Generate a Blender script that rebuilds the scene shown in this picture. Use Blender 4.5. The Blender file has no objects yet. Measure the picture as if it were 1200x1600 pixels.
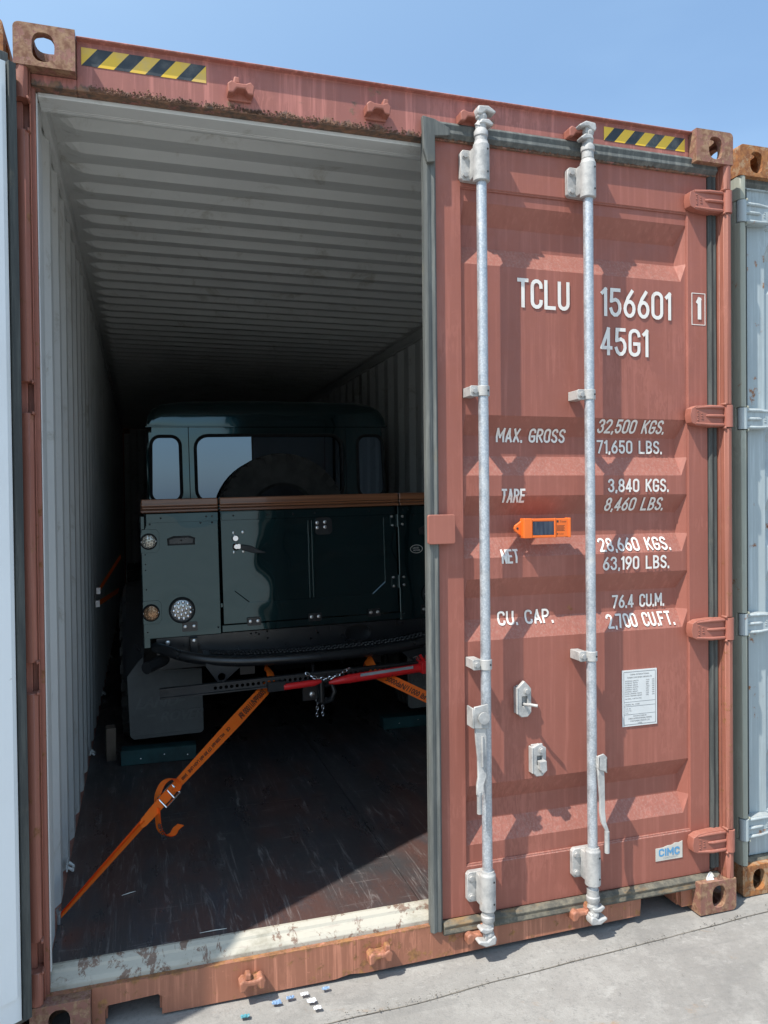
import bpy, bmesh, math, random
from mathutils import Vector, Matrix, noise
random.seed(7)
sc = bpy.context.scene
# ------------------------------------------------------------------ camera
CAM = (0.3213, -2.3972, 1.5470)
YAW, PITCH, ROLL = 0.301734, -0.013959, -0.010682
def cam_axes():
    cb, sb = math.cos(PITCH), math.sin(PITCH)
    f = Vector((math.sin(YAW)*cb, math.cos(YAW)*cb, sb))
    r = Vector((math.cos(YAW), -math.sin(YAW), 0)); u = r.cross(f)
    cc, s = math.cos(ROLL), math.sin(ROLL)
    return r*cc+u*s, u*cc-r*s, f
r_, u_, f_ = cam_axes()
cd = bpy.data.cameras.new('camera'); cam = bpy.data.objects.new('camera', cd); sc.collection.objects.link(cam)
cam.matrix_world = Matrix(((r_.x, u_.x, -f_.x, CAM[0]), (r_.y, u_.y, -f_.y, CAM[1]), (r_.z, u_.z, -f_.z, CAM[2]), (0, 0, 0, 1)))
cd.sensor_fit = 'VERTICAL'; cd.sensor_height = 36; cd.lens = 1222.02/1600*36; cd.clip_start = 0.05; cd.clip_end = 2000
sc.camera = cam
# ------------------------------------------------------------------ light
SUN = Vector((-2.05, -1.0, 3.54)).normalized()          # towards the sun
elev = math.asin(SUN.z); azim = math.atan2(SUN.x, SUN.y)
w = bpy.data.worlds.new('World'); sc.world = w; w.use_nodes = True
wn = w.node_tree; bg = wn.nodes['Background']
sky = wn.nodes.new('ShaderNodeTexSky'); sky.sky_type = 'NISHITA'; sky.sun_disc = False
sky.sun_elevation = elev; sky.sun_rotation = azim; sky.dust_density = 1.2; sky.ozone_density = 1.6; sky.air_density = 1.1
bg.inputs[1].default_value = 0.09
def wnode(t_, **k):
    n = wn.nodes.new(t_)
    for a, b in k.items(): setattr(n, a, b)
    return n
# thin bright summer haze over the Nishita sky, brighter towards the sun, with faint veil cloud
geo = wnode('ShaderNodeNewGeometry'); dt = wnode('ShaderNodeVectorMath', operation='DOT_PRODUCT'); dt.inputs[1].default_value = (-SUN.x, -SUN.y, -SUN.z)
tcw = wnode('ShaderNodeTexCoord'); dt.inputs[1].default_value = tuple(SUN); wn.links.new(tcw.outputs['Generated'], dt.inputs[0])
mr = wnode('ShaderNodeMapRange', interpolation_type='SMOOTHSTEP'); mr.inputs[1].default_value = -.1; mr.inputs[2].default_value = .7; wn.links.new(dt.outputs['Value'], mr.inputs[0])
mpw = wnode('ShaderNodeMapping'); mpw.inputs['Scale'].default_value = (1, 1, 3); wn.links.new(tcw.outputs['Generated'], mpw.inputs[0])
nz = wnode('ShaderNodeTexNoise'); nz.inputs['Scale'].default_value = 1.6; nz.inputs['Detail'].default_value = 5; wn.links.new(mpw.outputs[0], nz.inputs['Vector'])
nr = wnode('ShaderNodeMapRange', interpolation_type='SMOOTHSTEP'); nr.inputs[1].default_value = .45; nr.inputs[2].default_value = .8; nr.inputs[4].default_value = .35; wn.links.new(nz.outputs[0], nr.inputs[0])
ad = wnode('ShaderNodeMath', operation='ADD', use_clamp=True); wn.links.new(mr.outputs[0], ad.inputs[0]); wn.links.new(nr.outputs[0], ad.inputs[1])
mx = wnode('ShaderNodeMix', data_type='RGBA'); wn.links.new(ad.outputs[0], mx.inputs[0])
mx.inputs[6].default_value = (1.25, 2.25, 3.75, 1); mx.inputs[7].default_value = (3.6, 5.2, 6.6, 1)
sm = wnode('ShaderNodeMix', data_type='RGBA', blend_type='ADD'); sm.inputs[0].default_value = 1
wn.links.new(sky.outputs[0], sm.inputs[6]); wn.links.new(mx.outputs[2], sm.inputs[7]); wn.links.new(sm.outputs[2], bg.inputs[0])
sl = bpy.data.lights.new('sun', 'SUN'); sl.energy = 5.0; sl.angle = math.radians(0.5); sl.color = (1.0, 0.955, 0.88)
so = bpy.data.objects.new('sun', sl); sc.collection.objects.link(so); so.rotation_euler = SUN.to_track_quat('Z', 'Y').to_euler()
sc.view_settings.view_transform = 'Standard'; sc.view_settings.look = 'None'
sc.view_settings.exposure = 0.32; sc.view_settings.gamma = 1.0; sc.view_settings.use_curve_mapping = False
sc.cycles.max_bounces = 12; sc.cycles.diffuse_bounces = 8; sc.cycles.glossy_bounces = 5; sc.cycles.transmission_bounces = 6
sc.cycles.use_denoising = True; sc.cycles.sample_clamp_indirect = 6

# ------------------------------------------------------------------ materials
class NT:
    def __init__(s, name):
        s.m = bpy.data.materials.new(name); s.m.use_nodes = True
        s.t = s.m.node_tree; s.n = s.t.nodes; s.b = s.n['Principled BSDF']
        s.tc = s.n.new('ShaderNodeTexCoord'); s.geo = s.n.new('ShaderNodeNewGeometry')
        s.sep = s.n.new('ShaderNodeSeparateXYZ'); s.l(s.tc.outputs['Object'], s.sep.inputs[0])
        s.nsep = s.n.new('ShaderNodeSeparateXYZ'); s.l(s.geo.outputs['Normal'], s.nsep.inputs[0])
    def l(s, a, b): s.t.links.new(a, b)
    def noise(s, scale=5, st=(1, 1, 1), detail=5, rough=.6, dist=0.0, off=(0, 0, 0)):
        mp = s.n.new('ShaderNodeMapping'); mp.inputs['Scale'].default_value = st; mp.inputs['Location'].default_value = off
        s.l(s.tc.outputs['Object'], mp.inputs[0])
        n = s.n.new('ShaderNodeTexNoise'); n.inputs['Scale'].default_value = scale; n.inputs['Detail'].default_value = detail
        n.inputs['Roughness'].default_value = rough; n.inputs['Distortion'].default_value = dist
        s.l(mp.outputs[0], n.inputs['Vector']); return n.outputs[0]
    def voro(s, scale, st=(1, 1, 1), feat='F1'):
        mp = s.n.new('ShaderNodeMapping'); mp.inputs['Scale'].default_value = st; s.l(s.tc.outputs['Object'], mp.inputs[0])
        n = s.n.new('ShaderNodeTexVoronoi'); n.feature = feat; n.inputs['Scale'].default_value = scale
        s.l(mp.outputs[0], n.inputs['Vector']); return n.outputs[0]
    def ramp(s, v, lo, hi, a=0., b=1.):
        m = s.n.new('ShaderNodeMapRange'); m.inputs[1].default_value = lo; m.inputs[2].default_value = hi
        m.inputs[3].default_value = a; m.inputs[4].default_value = b; m.interpolation_type = 'SMOOTHSTEP' if lo < hi else 'LINEAR'
        s.l(v, m.inputs[0]); return m.outputs[0]
    def mth(s, op, a, b):
        m = s.n.new('ShaderNodeMath'); m.operation = op
        for i, x in enumerate((a, b)):
            if isinstance(x, (int, float)): m.inputs[i].default_value = x
            else: s.l(x, m.inputs[i])
        return m.outputs[0]
    def mix(s, f, a, b):
        m = s.n.new('ShaderNodeMix'); m.data_type = 'RGBA'
        if isinstance(f, (int, float)): m.inputs[0].default_value = f
        else: s.l(f, m.inputs[0])
        for i, x in ((6, a), (7, b)):
            if isinstance(x, tuple): m.inputs[i].default_value = (*x, 1)
            else: s.l(x, m.inputs[i])
        return m.outputs[2]
    def col(s, c):
        if isinstance(c, tuple): s.b.inputs['Base Color'].default_value = (*c, 1)
        else: s.l(c, s.b.inputs['Base Color'])
    def setv(s, k, v):
        if isinstance(v, (int, float)): s.b.inputs[k].default_value = v
        else: s.l(v, s.b.inputs[k])
    def bump(s, h, strength=.3, dist=.002):
        b = s.n.new('ShaderNodeBump'); b.inputs['Strength'].default_value = strength; b.inputs['Distance'].default_value = dist
        s.l(h, b.inputs['Height']); s.l(b.outputs[0], s.b.inputs['Normal'])

def simple(name, c, rough=.5, metal=0., var=.12, bscale=60, bstr=.1, **kw):
    t = NT(name); n = t.noise(9, detail=6); d = tuple(x*(1-var*2) for x in c)
    t.col(t.mix(t.ramp(n, .35, .7), c, d)); t.setv('Roughness', t.ramp(t.noise(14, off=(3, 1, 2)), .3, .7, max(.02, rough-.06), min(1, rough+.1)))
    t.setv('Metallic', metal)
    if bstr: t.bump(t.noise(bscale, detail=3), bstr, .002)
    for k, v in kw.items(): t.setv(k.replace('_', ' '), v)
    return t.m

RUST = (.20, .075, .03); RUST2 = (.36, .15, .05); DUST = (.46, .36, .30)
def painted(name, c, streak=.35, dust=.7, rust=.25, zr=None, pale=1.25, rough=.55, r1=RUST, r2=RUST2, rs=7):
    """weathered container paint: fine vertical wipe streaks, chalk on upward slopes, rust blooms"""
    t = NT(name)
    pal = tuple(min(.85, x*pale+.014) for x in c); dk = tuple(x*.72 for x in c)
    a = t.mix(t.ramp(t.noise(1.3, detail=5), .3, .75), c, tuple(x*.86 for x in c))
    a = t.mix(t.mth('MULTIPLY', t.ramp(t.noise(55, (1, 1, .035), 4, .7), .48, .72), streak), a, pal)
    a = t.mix(t.mth('MULTIPLY', t.ramp(t.noise(28, (1, 1, .05), 5, .7, off=(5, 0, 2)), .52, .75), streak*.8), a, dk)
    a = t.mix(t.mth('MULTIPLY', t.ramp(t.noise(120, (1, 1, 1), 3), .66, .74), streak*.6), a, pal)
    # scratches
    sx = t.ramp(t.noise(34, (2.4, 1, .5), 2, .5, 1.2, off=(9, 0, 3)), .495, .505); sy = t.ramp(t.noise(34, (2.4, 1, .5), 2, .5, 1.2, off=(9, 0, 3)), .505, .515, 1, 0)
    a = t.mix(t.mth('MULTIPLY', t.mth('MULTIPLY', sx, t.ramp(t.noise(3, off=(1, 4, 2)), .52, .62)), .35), a, pal)
    rr_ = t.ramp(t.noise(16, (1, 1, .045), 5, .65, off=(2, 9, 4)), .60, .74)
    a = t.mix(t.mth('MULTIPLY', t.mth('MULTIPLY', rr_, t.ramp(t.noise(2.5, off=(7, 2, 2)), .42, .6)), .6), a, tuple(x*.62 for x in c))
    a = t.mix(t.mth('MULTIPLY', t.ramp(t.noise(2.2, (1, 1, .7), 6, .7, off=(1, 5, 8)), .48, .72), .35), a, tuple(x*y for x, y in zip(c, (.80, .82, .85))))
    up = t.ramp(t.nsep.outputs[2], .25, .7)
    sp = t.ramp(t.noise(130, (1, 1, .8), 6, .75), .44, .64)
    a = t.mix(t.mth('MULTIPLY', t.mth('MULTIPLY', up, t.mth('ADD', t.mth('MULTIPLY', sp, .75), .1)), dust), a, DUST)
    rn = t.ramp(t.mth('ADD', t.noise(rs, detail=8, rough=.72), t.mth('MULTIPLY', t.noise(1.1, off=(2, 7, 1)), .35)), .86-rust*.32, .93-rust*.32)
    rc = t.mix(t.ramp(t.noise(45, detail=7), .35, .65), r1, r2)
    if zr:
        z0, z1 = zr                                    # rust creeping from edge z0 (full) to z1 (none)
        g = t.ramp(t.sep.outputs[2], z0, z1, 1, 0) if z0 < z1 else t.ramp(t.sep.outputs[2], z1, z0, 0, 1)
        rz = t.ramp(t.mth('ADD', t.mth('MULTIPLY', t.noise(22, (1, 1, .35), 7, .75), 1.0), t.mth('MULTIPLY', g, .42)), .72, .86)
        rn = t.mth('MAXIMUM', rn, rz)
    a = t.mix(rn, a, rc)
    t.col(a); t.setv('Roughness', t.mth('MAXIMUM', t.ramp(t.noise(20), .3, .7, rough-.1, rough+.12), t.mth('MULTIPLY', rn, .9)))
    h = t.mth('ADD', t.mth('MULTIPLY', t.noise(5, detail=3), 1.6), t.mth('ADD', t.mth('MULTIPLY', t.noise(160, detail=2), .06), t.mth('MULTIPLY', t.mth('MULTIPLY', rn, t.noise(90, off=(4, 4, 4))), .8)))
    t.bump(h, .35, .003)
    return t.m

RED = (.310, .103, .072)
M = {}
M['red'] = painted('oxide_red_paint', RED, streak=.6, rust=.05, dust=.5)
M['red_header'] = painted('header_paint', (.33, .118, .092), streak=.9, pale=1.5, dust=.3, rust=.25, zr=(2.735, 2.79), r1=(.10, .075, .06), r2=(.26, .14, .085))
M['red_sill'] = painted('sill_paint', (.34, .135, .080), streak=1.1, pale=1.55, dust=.2, rust=.45, zr=(.135, .09), r1=(.20, .095, .045), r2=(.36, .17, .065), rs=18)
M['red_cast'] = painted('casting_paint', (.25, .11, .08), streak=.2, dust=.4, rust=.72, rough=.75, rs=30, r1=(.17, .075, .045), r2=(.33, .20, .12))
M['red_post'] = painted('post_paint', (.31, .112, .075), streak=.7, dust=.3, rust=.30, rs=14, r2=(.28, .13, .06))
M['red_hinge'] = painted('hinge_paint', (.34, .118, .082), streak=.3, dust=.2, rust=.08)
M['rust_cast'] = painted('rusty_casting', (.36, .22, .12), streak=.3, dust=.2, rust=.75, rough=.8, rs=24)
M['rust_crud'] = simple('rust_flakes', (.19, .10, .065), .9, var=.3, bstr=.8)
M['grey_door'] = painted('grey_door_paint', (.37, .42, .43), streak=.8, dust=.5, rust=.3, rs=11)
M['grey_post'] = painted('grey_green_post_paint', (.33, .34, .28), streak=.5, dust=.5, rust=.25)
M['brown'] = painted('ochre_brown_paint', (.33, .2, .1), streak=.4, dust=.4, rust=.4)
t = NT('interior_paint')
IC = (.66, .67, .65)
a = t.mix(t.ramp(t.noise(1.1, (1, 1, 1), 6, .65), .35, .75), IC, (.56, .57, .56))
a = t.mix(t.mth('MULTIPLY', t.ramp(t.noise(5, (1, 1, 1), 8, .75, .6), .55, .70), .6), a, (.33, .31, .25))
a = t.mix(t.mth('MULTIPLY', t.ramp(t.noise(34, (.12, 1, .12), 4, .7), .62, .72), .35), a, (.3, .3, .28))
t.col(a); t.setv('Roughness', .5); t.bump(t.noise(3.2, detail=4), .4, .014); M['interior'] = t.m
t = NT('door_lining_white')
a = t.mix(t.ramp(t.noise(3, (1, 1, .4), 6, .65), .4, .8), (.80, .82, .82), (.70, .71, .70))
a = t.mix(t.mth('MULTIPLY', t.ramp(t.noise(16, (1, 1, .6), 8, .75, .6), .63, .72), .8), a, (.3, .25, .18))
t.col(a); t.setv('Roughness', .45); t.bump(t.noise(5), .2, .004); M['lining'] = t.m
t = NT('worn_threshold_paint')
a = t.mix(t.ramp(t.noise(5, (1, 2, 1), 7, .7), .5, .66), (.45, .42, .35), (.31, .285, .225))
a = t.mix(t.ramp(t.noise(13, (1.1, .55, 1), 8, .78, .5), .525, .575), a, (.20, .13, .095))
a = t.mix(t.mth('MULTIPLY', t.ramp(t.noise(25, (.3, 2.4, 1), 5, .7), .58, .66), .5), a, (.34, .28, .24))
t.col(a); t.setv('Roughness', .65); t.bump(t.noise(30, detail=6), .5, .003); M['threshold'] = t.m
def rubber(name, c, pale):
    t = NT(name); a = t.mix(t.ramp(t.noise(40, (1, 1, .08), 5, .7), .4, .7), c, pale)
    a = t.mix(t.mth('MULTIPLY', t.ramp(t.noise(5, detail=7), .58, .75), .5), a, (.20, .17, .11))
    t.col(a); t.setv('Roughness', .75); t.bump(t.noise(60, (1, 1, .2)), .3, .002); return t.m
M['gasket'] = rubber('weathered_gasket_rubber', (.08, .086, .082), (.155, .16, .147))
t = NT('muddy_gasket_rubber')
a = t.mix(t.ramp(t.noise(30, (1, 1, 1), 6, .7), .4, .65), (.085, .080, .065), (.175, .155, .115)); a = t.mix(t.ramp(t.noise(5, (1, 1, 5), 7, .7), .5, .66), a, (.24, .15, .07))
t.col(a); t.setv('Roughness', .85); t.bump(t.noise(60), .4, .002); M['gasket_mud'] = t.m
M['gasket_side'] = rubber('dark_gasket_rubber', (.04, .045, .043), (.085, .09, .082))
M['rubber'] = simple('black_rubber', (.02, .021, .022), .7, var=.2)
t = NT('galvanised_steel')
v = t.voro(150); a = t.mix(t.ramp(v, 0, .8), (.56, .58, .60), (.40, .43, .46))
a = t.mix(t.ramp(t.noise(14, (1, 1, .5), 6, .7), .5, .72), a, (.62, .60, .57))
t.col(a); t.setv('Metallic', t.ramp(t.noise(30), .4, .6, .35, .65)); t.setv('Roughness', t.ramp(t.noise(90), .3, .7, .36, .6)); t.bump(t.noise(180, detail=3), .2, .0015)
M['galv'] = t.m
t = NT('cast_galvanised')
a = t.mix(t.ramp(t.noise(18, detail=7, rough=.7), .4, .68), (.46, .45, .43), (.30, .30, .295))
a = t.mix(t.ramp(t.noise(9, detail=8, rough=.75, off=(3, 3, 3)), .62, .72), a, (.33, .21, .13))
t.col(a); t.setv('Metallic', .15); t.setv('Roughness', .62); t.bump(t.noise(70, detail=5), .45, .003); M['castgalv'] = t.m
t = NT('white_marking_vinyl')
a = t.mix(t.ramp(t.noise(60, (1, 1, .25), 6, .75), .5, .75), (.74, .71, .66), (.60, .53, .48)); a = t.mix(t.ramp(t.noise(90, (1, 1, .6), 7, .8), .645, .68), a, RED if 'RED' in globals() else (.33, .12, .09))
t.col(a); t.setv('Roughness', .6); M['marking'] = t.m
M['plate'] = simple('enamel_plate', (.66, .67, .66), .35, var=.05, bstr=0)
M['ink'] = simple('black_print', (.03, .03, .03), .6, bstr=0)
M['ink_grey'] = simple('grey_print', (.16, .16, .16), .6, bstr=0)
M['sticker'] = simple('sticker_paper', (.62, .60, .54), .5, var=.08, bstr=.1)
M['sticker_blue'] = simple('sticker_blue_print', (.12, .36, .62), .5, bstr=0)
M['sticker_pale'] = simple('sticker_pale_print', (.42, .48, .5), .5, bstr=0)
t = NT('hazard_yellow'); t.col(t.mix(t.ramp(t.noise(9, detail=6), .5, .75), (.74, .47, .035), (.62, .42, .12))); t.setv('Roughness', .45); M['yellow'] = t.m
t = NT('hazard_black'); t.col(t.mix(t.ramp(t.noise(12, detail=6), .45, .8), (.022, .03, .038), (.14, .14, .13))); t.setv('Roughness', .5); M['tapeblack'] = t.m
M['orange_plastic'] = simple('orange_plastic', (.80, .155, .02), .35, var=.05, bstr=0)
t = NT('solar_cell'); t.col(t.mix(t.ramp(t.noise(60, (1, 1, .1)), .4, .6), (.02, .03, .055), (.05, .065, .09))); t.setv('Roughness', .15); M['solar'] = t.m
# car
t = NT('dark_green_car_paint'); t.col((.010, .040, .047)); t.setv('Metallic', .75); t.setv('Roughness', .10); t.setv('Specular IOR Level', .4)
t.setv('Coat Weight', 1.0); t.setv('Coat IOR', 1.5); t.setv('Coat Roughness', .02)
t.bump(t.noise(2.6, detail=1.2), .38, .026); M['green'] = t.m
t.l(t.b.inputs['Normal'].links[0].from_socket, t.b.inputs['Coat Normal'])
M['satin'] = simple('satin_black_paint', (.016, .017, .019), .32, var=.1, bstr=.1, Coat_Weight=.3, Coat_Roughness=.2)
M['blackmetal'] = simple('powder_coat_black', (.035, .036, .038), .42, metal=.3, var=.1)
M['flapgrey'] = simple('mudflap_rubber', (.13, .135, .13), .6, var=.1)
M['flaptext'] = simple('lightened_flap_lettering', (.155, .16, .155), .55, var=.1)  # embossed letters coloured paler in place of light catching their edges
M['tyre'] = simple('tyre_rubber', (.065, .062, .056), .8, var=.2, bstr=.3)
M['rim'] = simple('dark_alloy', (.05, .05, .055), .35, metal=.7)
M['bolt'] = simple('stainless_bolt', (.75, .76, .76), .25, metal=.9, var=.05, bstr=0)
M['steel'] = simple('bright_steel', (.6, .6, .62), .3, metal=.9, bstr=.1)
M['chrome'] = simple('chromed_steel', (.8, .8, .82), .12, metal=1, bstr=0, var=.02)
t = NT('varnished_teak')
n = t.noise(9, (.06, 6, 6), 8, .7, .4); a = t.mix(t.ramp(n, .35, .68), (.33, .135, .06), (.14, .05, .025))
t.col(a); t.setv('Roughness', .28); t.setv('Coat Weight', .6); t.bump(t.noise(30, (.05, 1, 1)), .2, .002); M['teak'] = t.m
t = NT('tinted_window_glass'); t.col((.004, .006, .008)); t.setv('Roughness', .015); t.setv('IOR', 2.6); t.b.inputs['Specular Tint'].default_value = (.62, .80, 1, 1); t.setv('Transmission Weight', .15); M['glass'] = t.m
M['lens_clear'] = simple('clear_lamp_lens', (.55, .52, .45), .12, metal=.55, var=.3, bstr=0, bscale=120)
M['lens_amber'] = simple('amber_lamp_lens', (.62, .36, .2), .12, metal=.5, var=.3, bstr=0)
M['lens_big'] = simple('reverse_lamp_lens', (.5, .5, .48), .1, metal=.6, var=.3, bstr=0)
t = NT('jack_red'); t.col(t.mix(t.ramp(t.noise(20, detail=6), .62, .72), (.80, .022, .025), (.4, .02, .02))); t.setv('Roughness', .35); M['jackred'] = t.m
t = NT('orange_webbing')
wv = t.noise(260, (1, 1, 1), 2); t.col(t.mix(t.ramp(t.noise(30, detail=5), .4, .7), (1.0, .185, .014), (1.0, .16, .012))); t.setv('Roughness', .6); t.bump(wv, .4, .001)
M['strap'] = t.m
M['chock'] = simple('green_painted_timber', (.015, .07, .075), .5, var=.25, bstr=.4)
M['timber'] = simple('raw_timber', (.16, .12, .09), .8, var=.3, bstr=.5)
# floor plywood
t = NT('scuffed_plywood')
a = t.mix(t.ramp(t.noise(2.2, (1, .5, 1), 6, .65), .42, .62), (.050, .048, .050), (.085, .048, .042))
a = t.mix(t.mth('MULTIPLY', t.ramp(t.noise(5, (1.2, .5, 1), 8, .75, .8), .5, .66), .7), a, (.05, .052, .06))
for (s1, st, o, lo) in ((26, (1.6, .09, 1), (1, 2, 3), .60), (20, (.12, 1.5, 1), (6, 1, 3), .64), (75, (1, 1, 1), (2, 5, 3), .68), (14, (1.3, .2, 1), (8, 2, 1), .63)):
    a = t.mix(t.mth('MULTIPLY', t.ramp(t.noise(s1, st, 7, .8, 1.2, off=o), lo-.05, lo+.05), .5), a, (.27, .25, .24))
t.col(a); t.setv('Roughness', t.ramp(t.noise(8, (1, .3, 1), 6), .35, .65, .26, .5)); t.bump(t.noise(40, (1, .15, 1), 6), .35, .003); M['ply'] = t.m
# ground
t = NT('worn_concrete')
a = t.mix(t.ramp(t.noise(.7, detail=7, rough=.65), .35, .7), (.31, .297, .276), (.245, .234, .217))
a = t.mix(t.mth('MULTIPLY', t.ramp(t.noise(7, detail=9, rough=.8), .46, .62), .6), a, (.345, .333, .31))
a = t.mix(t.mth('MULTIPLY', t.ramp(t.noise(60, detail=5, rough=.8), .5, .66), .55), a, (.19, .185, .175))
a = t.mix(t.mth('MULTIPLY', t.ramp(t.noise(230, detail=3, rough=.7), .62, .7), .6), a, (.12, .115, .11))
a = t.mix(t.mth('MULTIPLY', t.ramp(t.noise(9, (1, 1.6, 1), 9, .8, .3, off=(3, 1, 0)), .56, .66), .6), a, (.40, .387, .362))
a = t.mix(t.mth('MULTIPLY', t.ramp(t.noise(3.3, (1, 1, 1), 7, .75, .6, off=(11.3, 2, 0)), .60, .72), .8), a, (.30, .20, .12))
a = t.mix(t.mth('MULTIPLY', t.ramp(t.noise(1.6, (1, 1.4, 1), 8, .7, 1.0, off=(4, 8, 0)), .52, .68), .45), a, (.17, .165, .155))
a = t.mix(t.mth('MULTIPLY', t.ramp(t.noise(14, (.12, 1.6, 1), 5, .7, .6, off=(2, 6, 0)), .56, .68), .35), a, (.19, .185, .175))
t.col(a); t.setv('Roughness', .9); t.bump(t.mth('ADD', t.noise(18, detail=8, rough=.75), t.mth('MULTIPLY', t.noise(150, detail=4), .4)), .55, .006); M['concrete'] = t.m
M['crack'] = simple('joint_grit', (.20, .18, .15), .95, var=.3, bstr=.5)
M['litter_blue'] = simple('blue_plastic_film', (.22, .34, .52), .35, var=.3, bstr=.2)
M['litter_cyan'] = simple('cyan_plastic_film', (.12, .36, .42), .35, var=.2, bstr=.2)
M['litter_white'] = simple('white_paper', (.75, .76, .78), .6, var=.08, bstr=.2)

# ------------------------------------------------------------------ mesh helpers
XF = Matrix.Identity(4)
ROOTLOC = {}
def rootloc(p):
    while p is not None and p.parent is not None: p = p.parent
    return ROOTLOC.get(p.name, Vector((0, 0, 0))) if p else Vector((0, 0, 0))
def bar(g, path, wd, th):
    n = len(path); vs = []
    for p, w2 in zip(path, wd): vs += [(p[0]-w2, p[1]-th, p[2]), (p[0]+w2, p[1]-th, p[2]), (p[0]+w2, p[1]+th, p[2]), (p[0]-w2, p[1]+th, p[2])]
    fs = [(0, 1, 2, 3), tuple(4*n-4+k for k in (3, 2, 1, 0))]+[(4*i+k, 4*i+(k+1) % 4, 4*i+4+(k+1) % 4, 4*i+4+k) for i in range(n-1) for k in range(4)]
    g.add(vs, fs)
class G:
    """collects shapes; build() links them as one mesh object"""
    def __init__(s): s.v = []; s.f = []; s.mi = []; s.sm = []
    def add(s, vs, fs, mi=0, sm=False):
        o = len(s.v); s.v += [Vector(a) for a in vs]
        for f in fs: s.f.append([i+o for i in f]); s.mi.append(mi); s.sm.append(sm)
        return s
    def box(s, x0, x1, y0, y1, z0, z1, mi=0):
        vs = [(x, y, z) for x in (x0, x1) for y in (y0, y1) for z in (z0, z1)]
        return s.add(vs, [(0, 1, 3, 2), (4, 6, 7, 5), (0, 4, 5, 1), (2, 3, 7, 6), (0, 2, 6, 4), (1, 5, 7, 3)], mi)
    def prism(s, poly, axis, a, b, mi=0, sm=False):
        """poly in the plane of the two other axes (x,z for y; x,y for z; y,z for x)"""
        def P(p, t): return {1: (p[0], t, p[1]), 2: (p[0], p[1], t), 0: (t, p[0], p[1])}[axis]
        ar = sum(poly[i][0]*poly[(i+1) % len(poly)][1]-poly[(i+1) % len(poly)][0]*poly[i][1] for i in range(len(poly)))
        if (ar > 0) == (axis == 1): poly = poly[::-1]
        n = len(poly); vs = [P(p, a) for p in poly]+[P(p, b) for p in poly]
        if a > b: vs = vs[n:]+vs[:n]
        s.add(vs, [tuple(range(n))[::-1], tuple(range(n, 2*n))], mi)
        o = len(s.v)-2*n
        for i in range(n): s.f.append([o+i, o+(i+1) % n, o+n+(i+1) % n, o+n+i]); s.mi.append(mi); s.sm.append(sm)
        return s
    def ring(s, outer, inner, axis, a, b, mi=0):
        def P(p, t): return {1: (p[0], t, p[1]), 2: (p[0], p[1], t), 0: (t, p[0], p[1])}[axis]
        n = len(outer); vs = [P(p, t) for pl in (outer, inner) for t in (a, b) for p in pl]; fs = []
        for i in range(n):
            j = (i+1) % n
            fs += [(i, j, 2*n+j, 2*n+i), (n+i, 3*n+i, 3*n+j, n+j), (i, n+i, n+j, j), (2*n+i, 2*n+j, 3*n+j, 3*n+i)]
        return s.add(vs, fs, mi)
    def tube(s, path, r, n=12, mi=0, cap=True, closed=False, ry=None):
        path = [Vector(p) for p in path]; rs = r if isinstance(r, (list, tuple)) else [r]*len(path)
        L = len(path); rings = []; prev = None
        for i, p in enumerate(path):
            if closed: d = path[(i+1) % L]-path[i-1]
            else: d = (path[min(i+1, L-1)]-path[max(i-1, 0)])
            d.normalize()
            if prev is None:
                ref = Vector((0, 0, 1)) if abs(d.z) < .9 else Vector((1, 0, 0))
                a = d.cross(ref).normalized()
            else: a = (prev-d*prev.dot(d)).normalized()
            prev = a; b = d.cross(a)
            rings.append([p+(a*math.cos(2*math.pi*k/n)+b*math.sin(2*math.pi*k/n))*rs[i] for k in range(n)])
        vs = [v for rg in rings for v in rg]; fs = []
        for i in range(L if closed else L-1):
            j = (i+1) % L
            for k in range(n): fs.append((i*n+k, i*n+(k+1) % n, j*n+(k+1) % n, j*n+k))
        s.add(vs, fs, mi, True)
        if cap and not closed: s.add(rings[0], [tuple(range(n))[::-1]], mi); s.add(rings[-1], [tuple(range(n))], mi)
        return s
    def lathe(s, prof, c, axis, n=24, mi=0, closed=False):
        """prof: (radius, t) pairs; t along axis"""
        ax = Vector([(1, 0, 0), (0, 1, 0), (0, 0, 1)][axis]); a = Vector([(0, 1, 0), (0, 0, 1), (1, 0, 0)][axis]); b = ax.cross(a)
        vs = [Vector(c)+ax*t_+(a*math.cos(2*math.pi*k/n)+b*math.sin(2*math.pi*k/n))*r for r, t_ in prof for k in range(n)]
        fs = []; m = len(prof)
        for i in range(m if closed else m-1):
            j = (i+1) % m
            for k in range(n): fs.append((i*n+k, i*n+(k+1) % n, j*n+(k+1) % n, j*n+k))
        s.add(vs, fs, mi, True)
        if not closed: s.add(vs[:n], [tuple(range(n))[::-1]], mi); s.add(vs[-n:], [tuple(range(n))], mi)
        return s
    def grid(s, P, mi=0, th=None, mi2=0, sm=False, flip=False):
        """P[i][j] points; th = thickness vector for a second skin"""
        R, C_ = len(P), len(P[0])
        def fc(o, fl): return [((o+i*C_+j, o+i*C_+j+1, o+(i+1)*C_+j+1, o+(i+1)*C_+j) if not fl else (o+i*C_+j, o+(i+1)*C_+j, o+(i+1)*C_+j+1, o+i*C_+j+1)) for i in range(R-1) for j in range(C_-1)]
        vs = [p for row in P for p in row]; s.add(vs, fc(0, flip), mi, sm)
        if th is not None:
            th = Vector(th); s.add([Vector(p)+th for p in vs], fc(0, not flip), mi2, sm)
            bd = [i*C_ for i in range(R)]+[(R-1)*C_+j for j in range(1, C_)]+[i*C_+C_-1 for i in range(R-2, -1, -1)]+[j for j in range(C_-2, 0, -1)]
            m = len(bd); vv = [Vector(vs[i]) for i in bd]+[Vector(vs[i])+th for i in bd]
            s.add(vv, [(i, (i+1) % m, m+(i+1) % m, m+i) for i in range(m)], mi2)
        return s
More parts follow.
